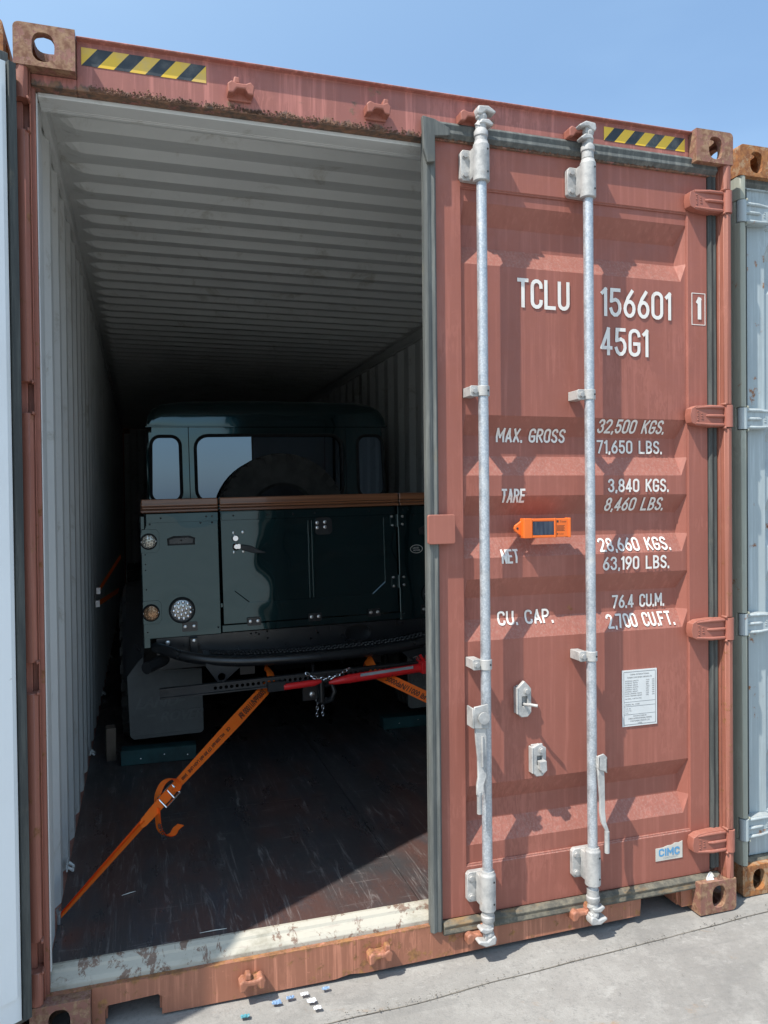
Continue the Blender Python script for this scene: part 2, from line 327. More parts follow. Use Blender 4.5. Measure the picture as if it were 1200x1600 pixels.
    def xf(s, m): s.v = [m @ v for v in s.v]; return s
    def build(s, name, mats, parent=None, bev=0, seg=1, kind=None, label=None, ang=35, merge=False):
        if not isinstance(mats, (list, tuple)): mats = [mats]
        off = rootloc(parent); flip = XF.determinant() < 0
        me = bpy.data.meshes.new(name); vs = [XF @ v-off for v in s.v]
        me.from_pydata([tuple(v) for v in vs], [], [f[::-1] for f in s.f] if flip else s.f)
        for m in mats: me.materials.append(M[m] if isinstance(m, str) else m)
        me.polygons.foreach_set('material_index', s.mi); me.polygons.foreach_set('use_smooth', s.sm)
        bm = bmesh.new(); bm.from_mesh(me)
        if merge: bmesh.ops.remove_doubles(bm, verts=bm.verts, dist=1e-5)
        bmesh.ops.recalc_face_normals(bm, faces=bm.faces); bm.to_mesh(me); bm.free()
        if any(s.sm): me.set_sharp_from_angle(angle=math.radians(ang))
        o = bpy.data.objects.new(name, me); sc.collection.objects.link(o)
        if parent is not None: o.parent = parent
        if bev:
            b = o.modifiers.new('bevel', 'BEVEL'); b.width = bev; b.segments = seg; b.limit_method = 'ANGLE'; b.angle_limit = math.radians(40)
            b.harden_normals = False
        if kind: o['kind'] = kind
        if label: o['label'] = label
        return o

def thing(name, label, cat, loc, group=None):
    o = bpy.data.objects.new(name, None); sc.collection.objects.link(o); o.location = loc; o.empty_display_size = .1
    ROOTLOC[o.name] = Vector(loc); o['label'] = label; o['category'] = cat
    if group: o['group'] = group
    return o
def tag(o, label, cat, group=None):
    o['label'] = label; o['category'] = cat
    if group: o['group'] = group
    return o
def inst(proto_mesh, name, parent, pos, rot=None, scale=1):
    """a copy sharing mesh data, placed at pos in world terms"""
    o = bpy.data.objects.new(name, proto_mesh); sc.collection.objects.link(o); o.parent = parent
    m = XF @ Matrix.Translation(pos) @ (rot or Matrix.Identity(4)) @ Matrix.Scale(scale, 4)
    o.matrix_basis = Matrix.Translation(-rootloc(parent)) @ m
    return o
def mesh_only(g, name, mats):
    global XF
    k = XF; XF = Matrix.Identity(4); o = g.build(name, mats); XF = k
    me = o.data; bpy.data.objects.remove(o); return me
def boolean(g, cutters, mats, bev=0.0):
    """subtract cutters from g, return a new G with the result"""
    global XF
    k = XF; XF = Matrix.Identity(4); o = g.build('tmp', mats)
    cs = []
    for c in cutters:
        co = c.build('cut', mats); cs.append(co)
        m = o.modifiers.new('b', 'BOOLEAN'); m.object = co; m.operation = 'DIFFERENCE'; m.solver = 'EXACT'
    if bev:
        b = o.modifiers.new('bevel', 'BEVEL'); b.width = bev; b.segments = 2; b.limit_method = 'ANGLE'; b.angle_limit = math.radians(50)
    dg = bpy.context.evaluated_depsgraph_get(); dg.update(); e = o.evaluated_get(dg); me = e.to_mesh()
    r = G(); r.add([v.co.copy() for v in me.vertices], [tuple(p.vertices) for p in me.polygons], 0, False)
    e.to_mesh_clear()
    for c in cs+[o]: bpy.data.objects.remove(c)
    XF = k; return r
def oval(cx, cy, w, h, n=16, p=2.0):
    return [(cx+w/2*math.copysign(abs(math.cos(2*math.pi*k/n))**(2/p), math.cos(2*math.pi*k/n)), cy+h/2*math.copysign(abs(math.sin(2*math.pi*k/n))**(2/p), math.sin(2*math.pi*k/n))) for k in range(n)]
def rrect(x0, x1, z0, z1, r, n=4):
    o = []
    for cx, cz, a0 in ((x1-r, z1-r, 0), (x0+r, z1-r, 90), (x0+r, z0+r, 180), (x1-r, z0+r, 270)):
        for k in range(n+1):
            a = math.radians(a0+90*k/n); o.append((cx+r*math.cos(a), cz+r*math.sin(a)))
    return o
def hexbolt(r=.009, h=.007, dome=False):
    g = G()
    if dome: g.lathe([(r, 0), (r*1.0, h*.4), (r*.8, h*.8), (r*.35, h)], (0, 0, 0), 1, 12)
    else:
        g.lathe([(r*1.35, 0), (r*1.35, h*.25)], (0, 0, 0), 1, 12); g.lathe([(r, h*.25), (r, h)], (0, 0, 0), 1, 6)
    return g.xf(Matrix.Scale(-1, 4, (0, 1, 0)))
BOLT = mesh_only(hexbolt(.009, .009), 'bolt', 'castgalv'); STUD = mesh_only(hexbolt(.0105, .006, True), 'stud', 'bolt')
RIVET = mesh_only(hexbolt(.005, .003, True), 'rivet', 'blackmetal')

# ------------------------------------------------------------------ stroke lettering (condensed gothic)
def arc(cx, cy, rx, ry, a0, a1, n=7): return [(cx+rx*math.cos(math.radians(a0+(a1-a0)*k/n)), cy+ry*math.sin(math.radians(a0+(a1-a0)*k/n))) for k in range(n+1)]
W_ = .40
def glyph(c):
    W = W_; h = W/2; q = .20
    D = {
     'T': [[(0, 1), (W, 1)], [(h, 1), (h, 0)]], 'L': [[(0, 1), (0, 0), (W*.95, 0)]], 'I': [[(0, 0), (0, 1)]],
     'U': [[(0, 1), (0, q)]+arc(h, q, h, q, 180, 360)[1:]+[(W, 1)]],
     'C': [arc(h, 1-q, h, q, -10, 180)+arc(h, q, h, q, 180, 370)],
     'G': [arc(h, 1-q, h, q, 0, 180)+arc(h, q, h, q, 180, 360)+[(W, .45), (h, .45)]],
     'O': [arc(h, 1-q, h, q, 0, 180)+arc(h, q, h, q, 180, 360)+[(W, 1-q)]],
     '1': [[(.0, .86), (.14, 1), (.14, 0)]],
     '2': [arc(h, 1-q, h, q, 175, 0, 8)+[(W*.97, .66), (W*.6, .38), (0, 0), (W, 0)]],
     '3': [arc(h, .77, h*.95, .23, 170, -80, 9), arc(h, .27, h, .27, 85, -170, 9)],
     '4': [[(W*.72, 0), (W*.72, 1), (0, .24), (W, .24)]],
     '5': [[(W*.92, 1), (.05, 1), (.03, .56)]+arc(h, .31, h, .31, 118, -165, 9)],
     '6': [[(W*.8, 1), (W*.35, .72), (.02, .42)], arc(h, .29, h, .29, 0, 360, 14)],
     '7': [[(0, 1), (W, 1), (W*.30, 0)]],
     '8': [arc(h, .755, h*.88, .245, 0, 360, 14), arc(h, .265, h, .265, 0, 360, 14)],
     '0': [arc(h, 1-q, h, q, 0, 180)+arc(h, q, h, q, 180, 360)+[(W, 1-q)]],
     'A': [[(0, 0), (h, 1), (W, 0)], [(W*.2, .27), (W*.8, .27)]], 'M': [[(0, 0), (0, 1), (.26, .35), (.52, 1), (.52, 0)]],
     'X': [[(0, 0), (W, 1)], [(0, 1), (W, 0)]], 'R': [[(0, 0), (0, 1)]+arc(h*.9, .75, h*1.05, .25, 90, -90, 7)+[(0, .5)], [(h*.9, .5), (W, 0)]],
     'P': [[(0, 0), (0, 1)]+arc(h*.9, .73, h*1.05, .27, 90, -90, 7)+[(0, .46)]], 'B': [[(0, .5), (0, 1)]+arc(h*.8, .76, h*1.05, .24, 90, -90, 7)+[(0, .52)], [(0, .5), (h, .5)]+arc(h*.9, .25, h*1.1, .25, 90, -90, 7)+[(0, 0), (0, .5)]],
     'S': [arc(h, .77, h*.95, .23, 15, 235, 9)+arc(h, .25, h, .25, 60, -165, 9)],
     'E': [[(W*.9, 1), (0, 1), (0, 0), (W*.9, 0)], [(0, .52), (W*.75, .52)]], 'F': [[(W*.9, 1), (0, 1), (0, 0)], [(0, .52), (W*.75, .52)]],
     'N': [[(0, 0), (0, 1), (W, 0), (W, 1)]], 'K': [[(0, 0), (0, 1)], [(W, 1), (0, .42)], [(W*.3, .58), (W, 0)]],
     '9': [[(W*.2, 0), (W*.65, .28), (W-.02, .58)], arc(h, .71, h, .29, 0, 360, 14)],
     '.': [[(0, -.05), (0, .06)]], ',': [[(.03, .06), (0, -.12)]], ' ': []}
    return D[c]
def gw(c): return {'1': .14, 'I': 0, '.': .0, ',': .03, ' ': .25, 'M': .52}.get(c, W_)
def lettering(text, x0, x1, z, H, surf, sw=.13, ztop=None):
    """white painted text following the pressed door panel; spans x0..x1, baseline z"""
    tot = sum(gw(c) for c in text)+.22*(len(text)-1); W = sw*H
    sx = (x1-x0-W)/(tot*H) if x1 else .8
    g = G(); cx = 0; ns = 0; words = []
    for c in text:
        if c == ' ' and g.v: words.append(g); g = G()
        sts = []
        for st in glyph(c):
            cur = [st[0]]
            for k in range(1, len(st)):
                cur.append(st[k])
                if k < len(st)-1:
                    a = Vector(st[k])-Vector(st[k-1]); b = Vector(st[k+1])-Vector(st[k])
                    if a.length and b.length and a.angle(b) > 1.1: sts.append((cur, 1)); cur = [st[k]]
            sts.append((cur, 1 if len(cur) != len(st) else 0))
        for st, spl in sts:
            pts = [Vector((x0+W/2+(cx+p[0])*H*sx, z+W/2+p[1]*(H-W))) for p in st]
            d = []
            for i in range(len(pts)-1):
                n = max(1, int((pts[i+1]-pts[i]).length/.006))
                d += [pts[i].lerp(pts[i+1], k/n) for k in range(n)]
            d.append(pts[-1]); closed = (pts[0]-pts[-1]).length < 1e-4
            if closed: d = d[:-1]
            # square caps
            if not closed:
                ex = .45 if spl else .35; d[0] = d[0]+(d[0]-d[1]).normalized()*W*ex; d[-1] = d[-1]+(d[-1]-d[-2]).normalized()*W*ex
            L = len(d); P = []
            for i in range(L):
                a = (d[i]-d[i-1]) if (i > 0 or closed) else (d[1]-d[0]); b = (d[(i+1) % L]-d[i]) if (i < L-1 or closed) else a
                if a.length < 1e-7: a = b
                if b.length < 1e-7: b = a
                a = a.normalized(); b = b.normalized(); t_ = a+b
                if t_.length < .3: t_ = b
                t_.normalize(); nn = Vector((-t_.y, t_.x)); k = 1/max(.45, nn.dot(Vector((-b.y, b.x))))
                row = []
                for s_ in (-1, 0, 1):
                    q = d[i]+nn*s_*W/2*k; row.append((q.x, surf(q.x, q.y)-.0027-.00012*ns, q.y))
                P.append(row)
            if closed: P.append(P[0])
            g.grid(P); ns += 1
        cx += gw(c)+.22
    return words+[g]
def font_text(txt, size, origin, right, up, xs=1.0, align='LEFT', shear=0, extrude=0, bold=0):
    cu = bpy.data.curves.new('t', 'FONT'); cu.body = txt; cu.size = size; cu.align_x = align; cu.shear = shear; cu.extrude = extrude
    cu.resolution_u = 2; cu.offset = bold
    o = bpy.data.objects.new('t', cu); sc.collection.objects.link(o)
    dg = bpy.context.evaluated_depsgraph_get(); me = o.evaluated_get(dg).to_mesh()
    R, U = Vector(right).normalized(), Vector(up).normalized(); N = R.cross(U); O = Vector(origin)
    g = G(); g.add([O+R*v.co.x*xs+U*v.co.y+N*v.co.z for v in me.vertices], [tuple(p.vertices) for p in me.polygons])
    o.evaluated_get(dg).to_mesh_clear(); bpy.data.objects.remove(o); bpy.data.curves.remove(cu)
    return g

# ------------------------------------------------------------------ the ground
gr = G(); N = 60
xs = [-120, -40, -10]+[-4+i*.25 for i in range(41)]+[12, 40, 120]
ys = [-120, -40, -10]+[-4+i*.25 for i in range(25)]+[6, 14, 40, 120]
gr.grid([[(x, y, 0.006*noise.noise((x*1.3, y*1.3, 0))-.006 if abs(x) < 9 and -4 < y < 3 else -.006) for x in xs] for y in ys], sm=True)
go = gr.build('ground', 'concrete', kind='structure')
# slab joint running beside the container
jg = G(); P = []
for i in range(200):
    x = -3+i*.045; y = -.142+(x-.905)*.058+.010*noise.noise((x*4, 0, 3))+.004*noise.noise((x*22, 1, 3)); wd = .0016+.0022*abs(noise.noise((x*9, 5, 1)))
    zg = 0.006*noise.noise((x*1.3, y*1.3, 0))-.006+.0022; P.append([(x, y-wd, zg), (x, y+wd, zg)])
jg.grid(P); jo = jg.build('joint', 'crack'); jo['kind'] = 'structure'
# grit
gg = G(); rr = random.Random(3)
for i in range(900):
    x = rr.uniform(-.5, 4); y = rr.uniform(-1.2, .05); s = rr.uniform(.001, .0028)*(1.6 if rr.random() < .04 else 1)
    if i % 3: y = -.142+(x-.905)*.058+rr.gauss(0, .011)
    vs = [(x+s*rr.uniform(.6, 1.3)*math.cos(a), y+s*rr.uniform(.6, 1.3)*math.sin(a), 0.0) for a in (0, 1.6, 3.1, 4.7)]+[(x, y, s*1.1)]
    gg.add(vs, [(0, 1, 4), (1, 2, 4), (2, 3, 4), (3, 0, 4)])
gg.build('grit', 'crack', kind='stuff')

# ------------------------------------------------------------------ container builder
SEG = [(2.56, 2.35), (1.838, 1.631), (1.561, 1.348), (1.276, 1.064), (0.569, 0.366)]
YF, DP = .060, .037
PX0, PX1 = 1.366, 2.275
def door_surf(x, z):
    e = min(1, max(0, (x-PX0)/.014), max(0, (PX1-x)/.026))
    d = 0
    for a, b in SEG:
        if b < z < a: d = min(1, (a-z)/.068, (z-b)/.068)
    if x > PX1+.01: return .052
    return YF+DP*min(d, e)
XL, XR, XT, H = 0.0, 2.438, 12.192, 2.896
def make_casting(parent, cx, cy, cz, mat):
    """162 x 178 x 118 mm casting; cx,cy,cz in {0,1}: right side, far end, top"""
    x0 = 0 if cx == 0 else XR-.162; y0 = 0 if cy == 0 else XT-.178; z0 = 0 if cz == 0 else H-.118
    x1, y1, z1 = x0+.162, y0+.178, z0+.118
    # rounded outer edge seen from the end
    ox = x0 if cx == 0 else x1; r = .016
    pts = [(x0, z0), (x1, z0), (x1, z1), (x0, z1)]; cr = (ox, z1 if cz else z0); poly = []
    for i, p in enumerate(pts):
        if p == cr:
            q = pts[i-1]; s_ = pts[(i+1) % 4]; a = Vector(q)-Vector(p); b = Vector(s_)-Vector(p); a.normalize(); b.normalize()
            for k in range(5):
                t_ = math.radians(90*k/4); c = Vector(p)+a*r+b*r; poly.append(tuple(c-b*r*math.cos(t_)-a*r*math.sin(t_)))
        else: poly.append(p)
    g = G().prism(poly, 1, y0, y1)
    cav = G().box(x0+.028 if cx == 0 else x0+.014, x1-.014 if cx == 0 else x1-.028, y0+.026, y1-.014, z0+.016 if cz == 1 else z0+.024, z1-.024 if cz == 1 else z1-.016)
    hx = x0+.078 if cx == 0 else x1-.078; hz = z0+.055 if cz else z0+.060
    yf = (y0-.02, y0+.09) if cy == 0 else (y1-.09, y1+.02)
    c1 = G().prism(oval(hx, hz, .060, .082, 20, 2.6), 1, *yf)
    sx = (x0-.02, x0+.08) if cx == 0 else (x1-.08, x1+.02)
    c2 = G().prism(oval((y0+y1)/2, hz, .080, .062, 20, 2.6), 0, *sx)
    vz = (z0+.05, z1+.02) if cz else (z0-.02, z0+.05)
    c3 = G().prism(oval(hx, (y0+y1)/2, .064, .124, 20, 3.0), 2, *vz)
    b = boolean(g, [cav, c1, c2, c3], [mat], .003)
    return b.build('corner_casting', mat, parent, ang=30)
def rail_hook(g, x, z, y0, up=True):
    """cam keeper: a small C shaped forging with a raised tongue"""
    s_ = 1 if up else -1
    poly = [(x-.038, z-.014*s_), (x-.040, z+.014*s_), (x-.028, z+.024*s_), (x-.012, z+.018*s_), (x+.014, z+.018*s_), (x+.030, z+.026*s_), (x+.042, z+.012*s_), (x+.038, z-.014*s_), (x+.022, z-.012*s_), (x+.014, z+.002*s_), (x-.012, z+.002*s_), (x-.022, z-.012*s_)]
    g.prism(poly, 1, y0-.044, y0-.001)
    hx = x-.012 if x < .9 else x+.026
    g.prism([(hx-.012, z+.018*s_), (hx-.007, z+.040*s_), (hx+.009, z+.038*s_), (hx+.011, z+.018*s_)], 1, y0-.038, y0-.010)
    g.box(x-.036, x+.036, y0-.010, y0-.0005, *sorted((z-.020*s_, z+.012*s_)))

def build_door(parent, pal, marked=False, side='right'):
    """right hand door in closed position (canonical); XF places it"""
    fr = G()
    O_ = [(1.272, .128), (2.362, .128), (2.362, 2.750), (1.272, 2.750)]; I_ = [(PX0, .30), (PX1, .30), (PX1, 2.604), (PX0, 2.604)]
    fr.ring(O_, I_, 1, .052, .098)
    d = fr.build('door', [pal['door']], parent, bev=.003)
    # pressed panel
    zs = sorted({.300, 2.604}.union(*[{a, a-.068, b+.068, b} for a, b in SEG])); xs_ = [PX0, PX0+.014, 1.6, 1.83, 2.05, PX1-.026, PX1]
    g = G(); g.grid([[(x, door_surf(x, z) if PX0 < x < PX1 else YF, z) for x in xs_] for z in zs], 0, None)
    g.build('pressed_panel', [pal['door']], d, ang=20)
    g = G(); g.grid([[(x, (door_surf(x, z) if PX0 < x < PX1 else YF)+.006, z) for x in xs_] for z in zs], 0, None)
    g.ring([(1.275, .131), (2.359, .131), (2.359, 2.747), (1.275, 2.747)], [(PX0+.001, .301), (PX1-.001, .301), (PX1-.001, 2.603), (PX0+.001, 2.603)], 1, .0995, .104)
    g.box(1.30, 1.345, .104, .112, .2, 2.68); g.box(2.30, 2.345, .104, .112, .2, 2.68)
    g.build('door_lining', [pal['lining']], d)
    g = G()
    for z in (.302, 2.602): g.tube([(PX0-.002, .058, z), (1.83, .0575, z), (PX1+.002, .058, z)], .0035, 6)
    for x in (PX0, PX1): g.tube([(x, .0595, .30), (x, .0595, 2.604)], .003, 6)
    g.build('weld_seam', [pal['door']], d)
    # gaskets: lipped extrusions
    def lip(x0, x1, sgn):     # cross-section in x,y for vertical runs
        w_ = x1-x0
        return [(x0, .062), (x0, .040), (x0+w_*.2, .030), (x0+w_*.45, .033), (x0+w_*.55, .036), (x0+w_*.8, .030), (x1, .042), (x1, .062)]
    g = G(); g.prism(lip(1.228, 1.272, 1), 2, .100, 2.775); g.prism([(1.243, .062), (1.272, .062), (1.272, .108), (1.250, .108)], 2, .125, 2.752)
    g.prism([(1.219, 2.806), (1.262, 2.800), (1.315, 2.776), (1.315, 2.752), (1.262, 2.745), (1.262, 2.66), (1.236, 2.655), (1.222, 2.70)], 1, .016, .034)
    g.build('edge_gasket', ['gasket'], d, bev=.002)
    zz = lambda a, b: [(.050, a), (.040, a), (.026, a+(b-a)*.25), (.029, a+(b-a)*.5), (.024, a+(b-a)*.8), (.034, b), (.050, b)]
    g = G(); g.prism(zz(2.750, 2.803), 0, 1.273, 2.392); g.build('top_gasket', ['gasket'], d, bev=.0015)
    g = G(); g.prism([(y, .225-z+.006) for y, z in zz(.100, .146)], 0, 1.273, 2.392)
    g.build('bottom_gasket', ['gasket_mud'], d, bev=.0015)
    g = G(); g.prism([(2.363, .066), (2.363, .048), (2.372, .040), (2.384, .044), (2.392, .040), (2.402, .052), (2.402, .066)], 2, .147, 2.748); g.prism([(2.3625, .0662), (2.386, .0662), (2.388, .080), (2.380, .088), (2.388, .096), (2.384, .112), (2.3625, .116)], 2, .130, 2.748)
    g.build('side_gasket', ['gasket_side'], d)
    # anti-rack plate
    g = G(); g.prism(rrect(1.224, 1.322, 1.402, 1.500, .008), 1, .018, .028); g.box(1.285, 1.322, .0285, .0515, 1.41, 1.492)
    g.build('locking_plate', [pal['hinge']], d, bev=.002)
    # lock rods
    for ri, rx in enumerate((1.416, 1.819)):
        ry = -.006; s_ = -1 if ri == 0 else 1
        z0, z1 = (.17, 2.72) if ri == 0 else (.20, 2.71)
        g = G().tube([(rx, ry, .16), (rx, ry, 2.74)], .0172, 18); rod = g.build('lock_rod', ['galv'], d)
        for zc, top in (((.236, False) if ri == 0 else (.258, False)), ((2.666, True) if ri == 0 else (2.654, True))):
            g = G(); g.lathe([(.0225, -.066), (.0275, -.064), (.0275, .056), (.024, .060), (.0225, .068)], (rx, ry, zc), 2, 20)
            g.prism([(rx-.05, zc-.05), (rx-.058, zc-.042), (rx-.058, zc+.042), (rx-.05, zc+.052), (rx+.036, zc+.052), (rx+.036, zc-.052)], 1, .030, .0505)
            g.prism(rrect(rx-.027, rx+.027, zc-.05, zc+.05, .004), 1, ry, .030)
            hb = g.build('rod_bearing', ['castgalv'], d, bev=.002)
            for dz in (-.032, .032): inst(BOLT, 'bolt', d, (rx-.044, .030, zc+dz))
            for dz in (-.038, .036):
                a = G().lathe([(.0035, 0), (.0035, .0012)], (0, 0, 0), 1, 8).xf(Matrix.Translation((rx+.012, ry-.0262, zc+dz))); a.build('pin_hole', ['ink'], d)
        for zc in (1.909, .998):
            g = G(); g.lathe([(.0176, -.017), (.0212, -.017), (.0212, .017), (.0176, .017)], (rx, ry, zc), 2, 18)
            g.prism(rrect(rx-.047, rx-.012, zc-.018, zc+.018, .005), 1, ry-.002, ry+.005); g.box(rx-.046, rx-.014, ry+.005, .0585, zc-.016, zc+.016)
            g.build('rod_guide', ['castgalv'], d, bev=.0015); inst(BOLT, 'bolt', d, (rx-.033, ry-.002, zc)); 
            G().lathe([(.0035, 0), (.0035, .0012)], (0, 0, 0), 1, 8).xf(Matrix.Translation((rx+.009, ry-.0204, zc))).build('pin_hole', ['ink'], d)
        # cams
        for zb, u in ((.168, -1), (2.735, 1)):
            g = G(); Z = lambda k: zb+u*k
            g.tube([(rx, ry, Z(-.01)), (rx, ry, Z(.012)), (rx, ry, Z(.016)), (rx, ry, Z(.03)), (rx, ry, Z(.04)), (rx, ry, Z(.052))], [.021, .021, .024, .024, .018, .020], 14)
            # waisted claw
            g.tube([(rx-.004, ry, Z(.048)), (rx, ry-.004, Z(.062)), (rx+.002, ry-.006, Z(.078)), (rx, ry-.004, Z(.096))], [.019, .014, .018, .012], 10)
            k = s_ if u > 0 else -s_
            k = 1 if (ri == 0) == (u > 0) else -1
            g.prism([(rx-.022*k, Z(.090)), (rx-.018*k, Z(.107)), (rx+.018*k, Z(.110)), (rx+.046*k, Z(.094)), (rx+.040*k, Z(.086)), (rx+.010*k, Z(.092)), (rx-.004*k, Z(.080)), (rx-.018*k, Z(.078))], 1, ry-.024, ry+.016)
            g.prism([(rx-.014*k, Z(.050)), (rx-.006*k, Z(.066)), (rx+.020*k, Z(.068)), (rx+.038*k, Z(.054)), (rx+.030*k, Z(.046)), (rx+.006*k, Z(.052))], 1, ry-.022, ry+.014)
            g.box(rx-.018, rx-.002, ry-.018, ry+.006, *sorted((Z(.07), Z(.104))))
            g.build('locking_cam', ['castgalv'], d, bev=.004, seg=2)
        # handle
        if ri == 0: hx, ht = rx-.032, .868
        else: hx, ht = rx+.022, .655
        g = G(); 
        if ri == 0:
            g.prism([(hx-.028, ht), (hx+.022, ht+.006), (hx+.026, ht-.075), (hx-.028, ht-.070)], 1, ry-.040, ry-.032)
            g.box(hx-.034, hx-.028, ry-.040, ry+.010, ht-.070, ht-.004)
            g.lathe([(.020, 0), (.020, .006), (.013, .006), (.013, .012)], (hx+.002, ry-.052, ht-.036), 1, 16)
            path = [(hx-.004, ry-.030, ht-.06), (hx-.002, ry-.030, ht-.11), (hx+.002, ry-.028, ht-.17), (hx+.002, ry-.028, ht-.235), (hx-.011, ry-.040, ht-.258), (hx-.013, ry-.042, ht-.29)]
            wd = [.020, .019, .016, .015, .012, .011]
            bar(g, path, wd, .005); g.tube([(hx+.001, ry-.036, ht-.10), (hx+.002, ry-.036, ht-.20)], .004, 6); g.tube([(hx-.013, ry-.040, ht-.28), (hx-.013, ry-.040, ht-.352)], .0085, 12)
        else:
            g.prism([(hx-.020, ht), (hx+.004, ht+.006), (hx+.018, ht-.008), (hx+.018, ht-.060), (hx-.014, ht-.048)], 1, ry-.034, ry-.028)
            g.box(hx+.013, hx+.018, ry-.034, ry+.008, ht-.062, ht-.010); g.box(hx-.016, hx-.011, ry-.034, ry+.008, ht-.046, ht-.004)
            path = [(hx-.004, ry-.022, ht-.03), (hx, ry-.022, ht-.09), (hx+.004, ry-.020, ht-.15), (hx+.004, ry-.020, ht-.20), (hx+.005, ry-.026, ht-.235), (hx+.013, ry-.034, ht-.26), (hx+.013, ry-.034, ht-.335)]
            wd = [.013, .012, .010, .010, .009, .006, .006]
            bar(g, path, wd, .005); g.tube([(hx+.013, ry-.036, ht-.265), (hx+.013, ry-.036, ht-.34)], .0085, 12)
        g.build('lock_handle', ['castgalv'], d, bev=.0015)
    # handle keepers on the panel
    for kx, kz, openk in ((1.580, .852, True), (1.636, .640, False)):
        g = G(); yb = .044
        g.ring([(kx-.026, kz+.044), (kx, kz+.068 if openk else kz+.056), (kx+.026, kz+.040), (kx+.026, kz-.044), (kx+.012, kz-.058), (kx-.012, kz-.058), (kx-.026, kz-.044)],
               [(kx-.010, kz+.014), (kx, kz+.014), (kx+.012, kz+.014), (kx+.012, kz-.018), (kx+.006, kz-.020), (kx-.004, kz-.020), (kx-.010, kz-.018)], 1, yb-.010, yb+.004)
        g.box(kx-.022, kx+.022, yb+.006, .0595, kz-.05, kz+.05)
        g.box(kx-.030, kx-.024, yb-.012, .0595, kz-.046, kz+.046)
        o_ = g.build('handle_keeper', ['castgalv'], d, bev=.002); inst(BOLT, 'bolt', d, (kx+.008, yb-.010, kz+.032))
        g = G()
        if openk: g.tube([(kx, yb, kz-.014), (kx, yb-.02, kz-.012), (kx+.006, yb-.04, kz-.008), (kx+.026, yb-.055, kz-.010)], .0055, 8)
        else: g.prism([(kx-.008, kz-.002), (kx+.018, kz), (kx+.020, kz-.034), (kx+.004, kz-.044), (kx-.006, kz-.03)], 1, yb-.028, yb-.008)
        g.build('keeper_latch', ['castgalv'], d, bev=.001)
    # hinges
    for zc in (2.643, 1.850, 1.056, .259):
        g = G()
        g.prism([(2.262, zc-.026), (2.257, zc), (2.262, zc+.026), (2.285, zc+.037), (2.345, zc+.041), (2.412, zc+.040), (2.412, zc-.040), (2.345, zc-.041), (2.285, zc-.036)], 1, .016, .050)
        for dz in (-.033, 0.0, .033):
            x_s = 2.28 if dz else 2.325
            g.tube([(x_s, .018, zc+dz*.86), (2.34, .013, zc+dz), (2.395, .012, zc+dz), (2.41, .018, zc+dz)], [.004, .0065, .0065, .005], 8)
        g.tube([(2.420, .012, zc-.041), (2.420, .012, zc+.041)], .0175, 14)
        for k in range(5): g.box(2.285+.004*(k % 2), 2.292, .0135, .0162, zc-.018+k*.008, zc-.014+k*.008)
        for k in range(3): g.box(2.303, 2.313-.002*k, .0138, .0162, zc-.012+k*.009, zc-.008+k*.009)
        g.build('hinge', [pal['hinge']], d, bev=.0025, seg=2)
    return d

def mark(d, text, x0, x1, z, Hh, sw=.15):
    for g in lettering(text, x0, x1, z, Hh, door_surf, sw): g.build('marking', ['marking'], d)

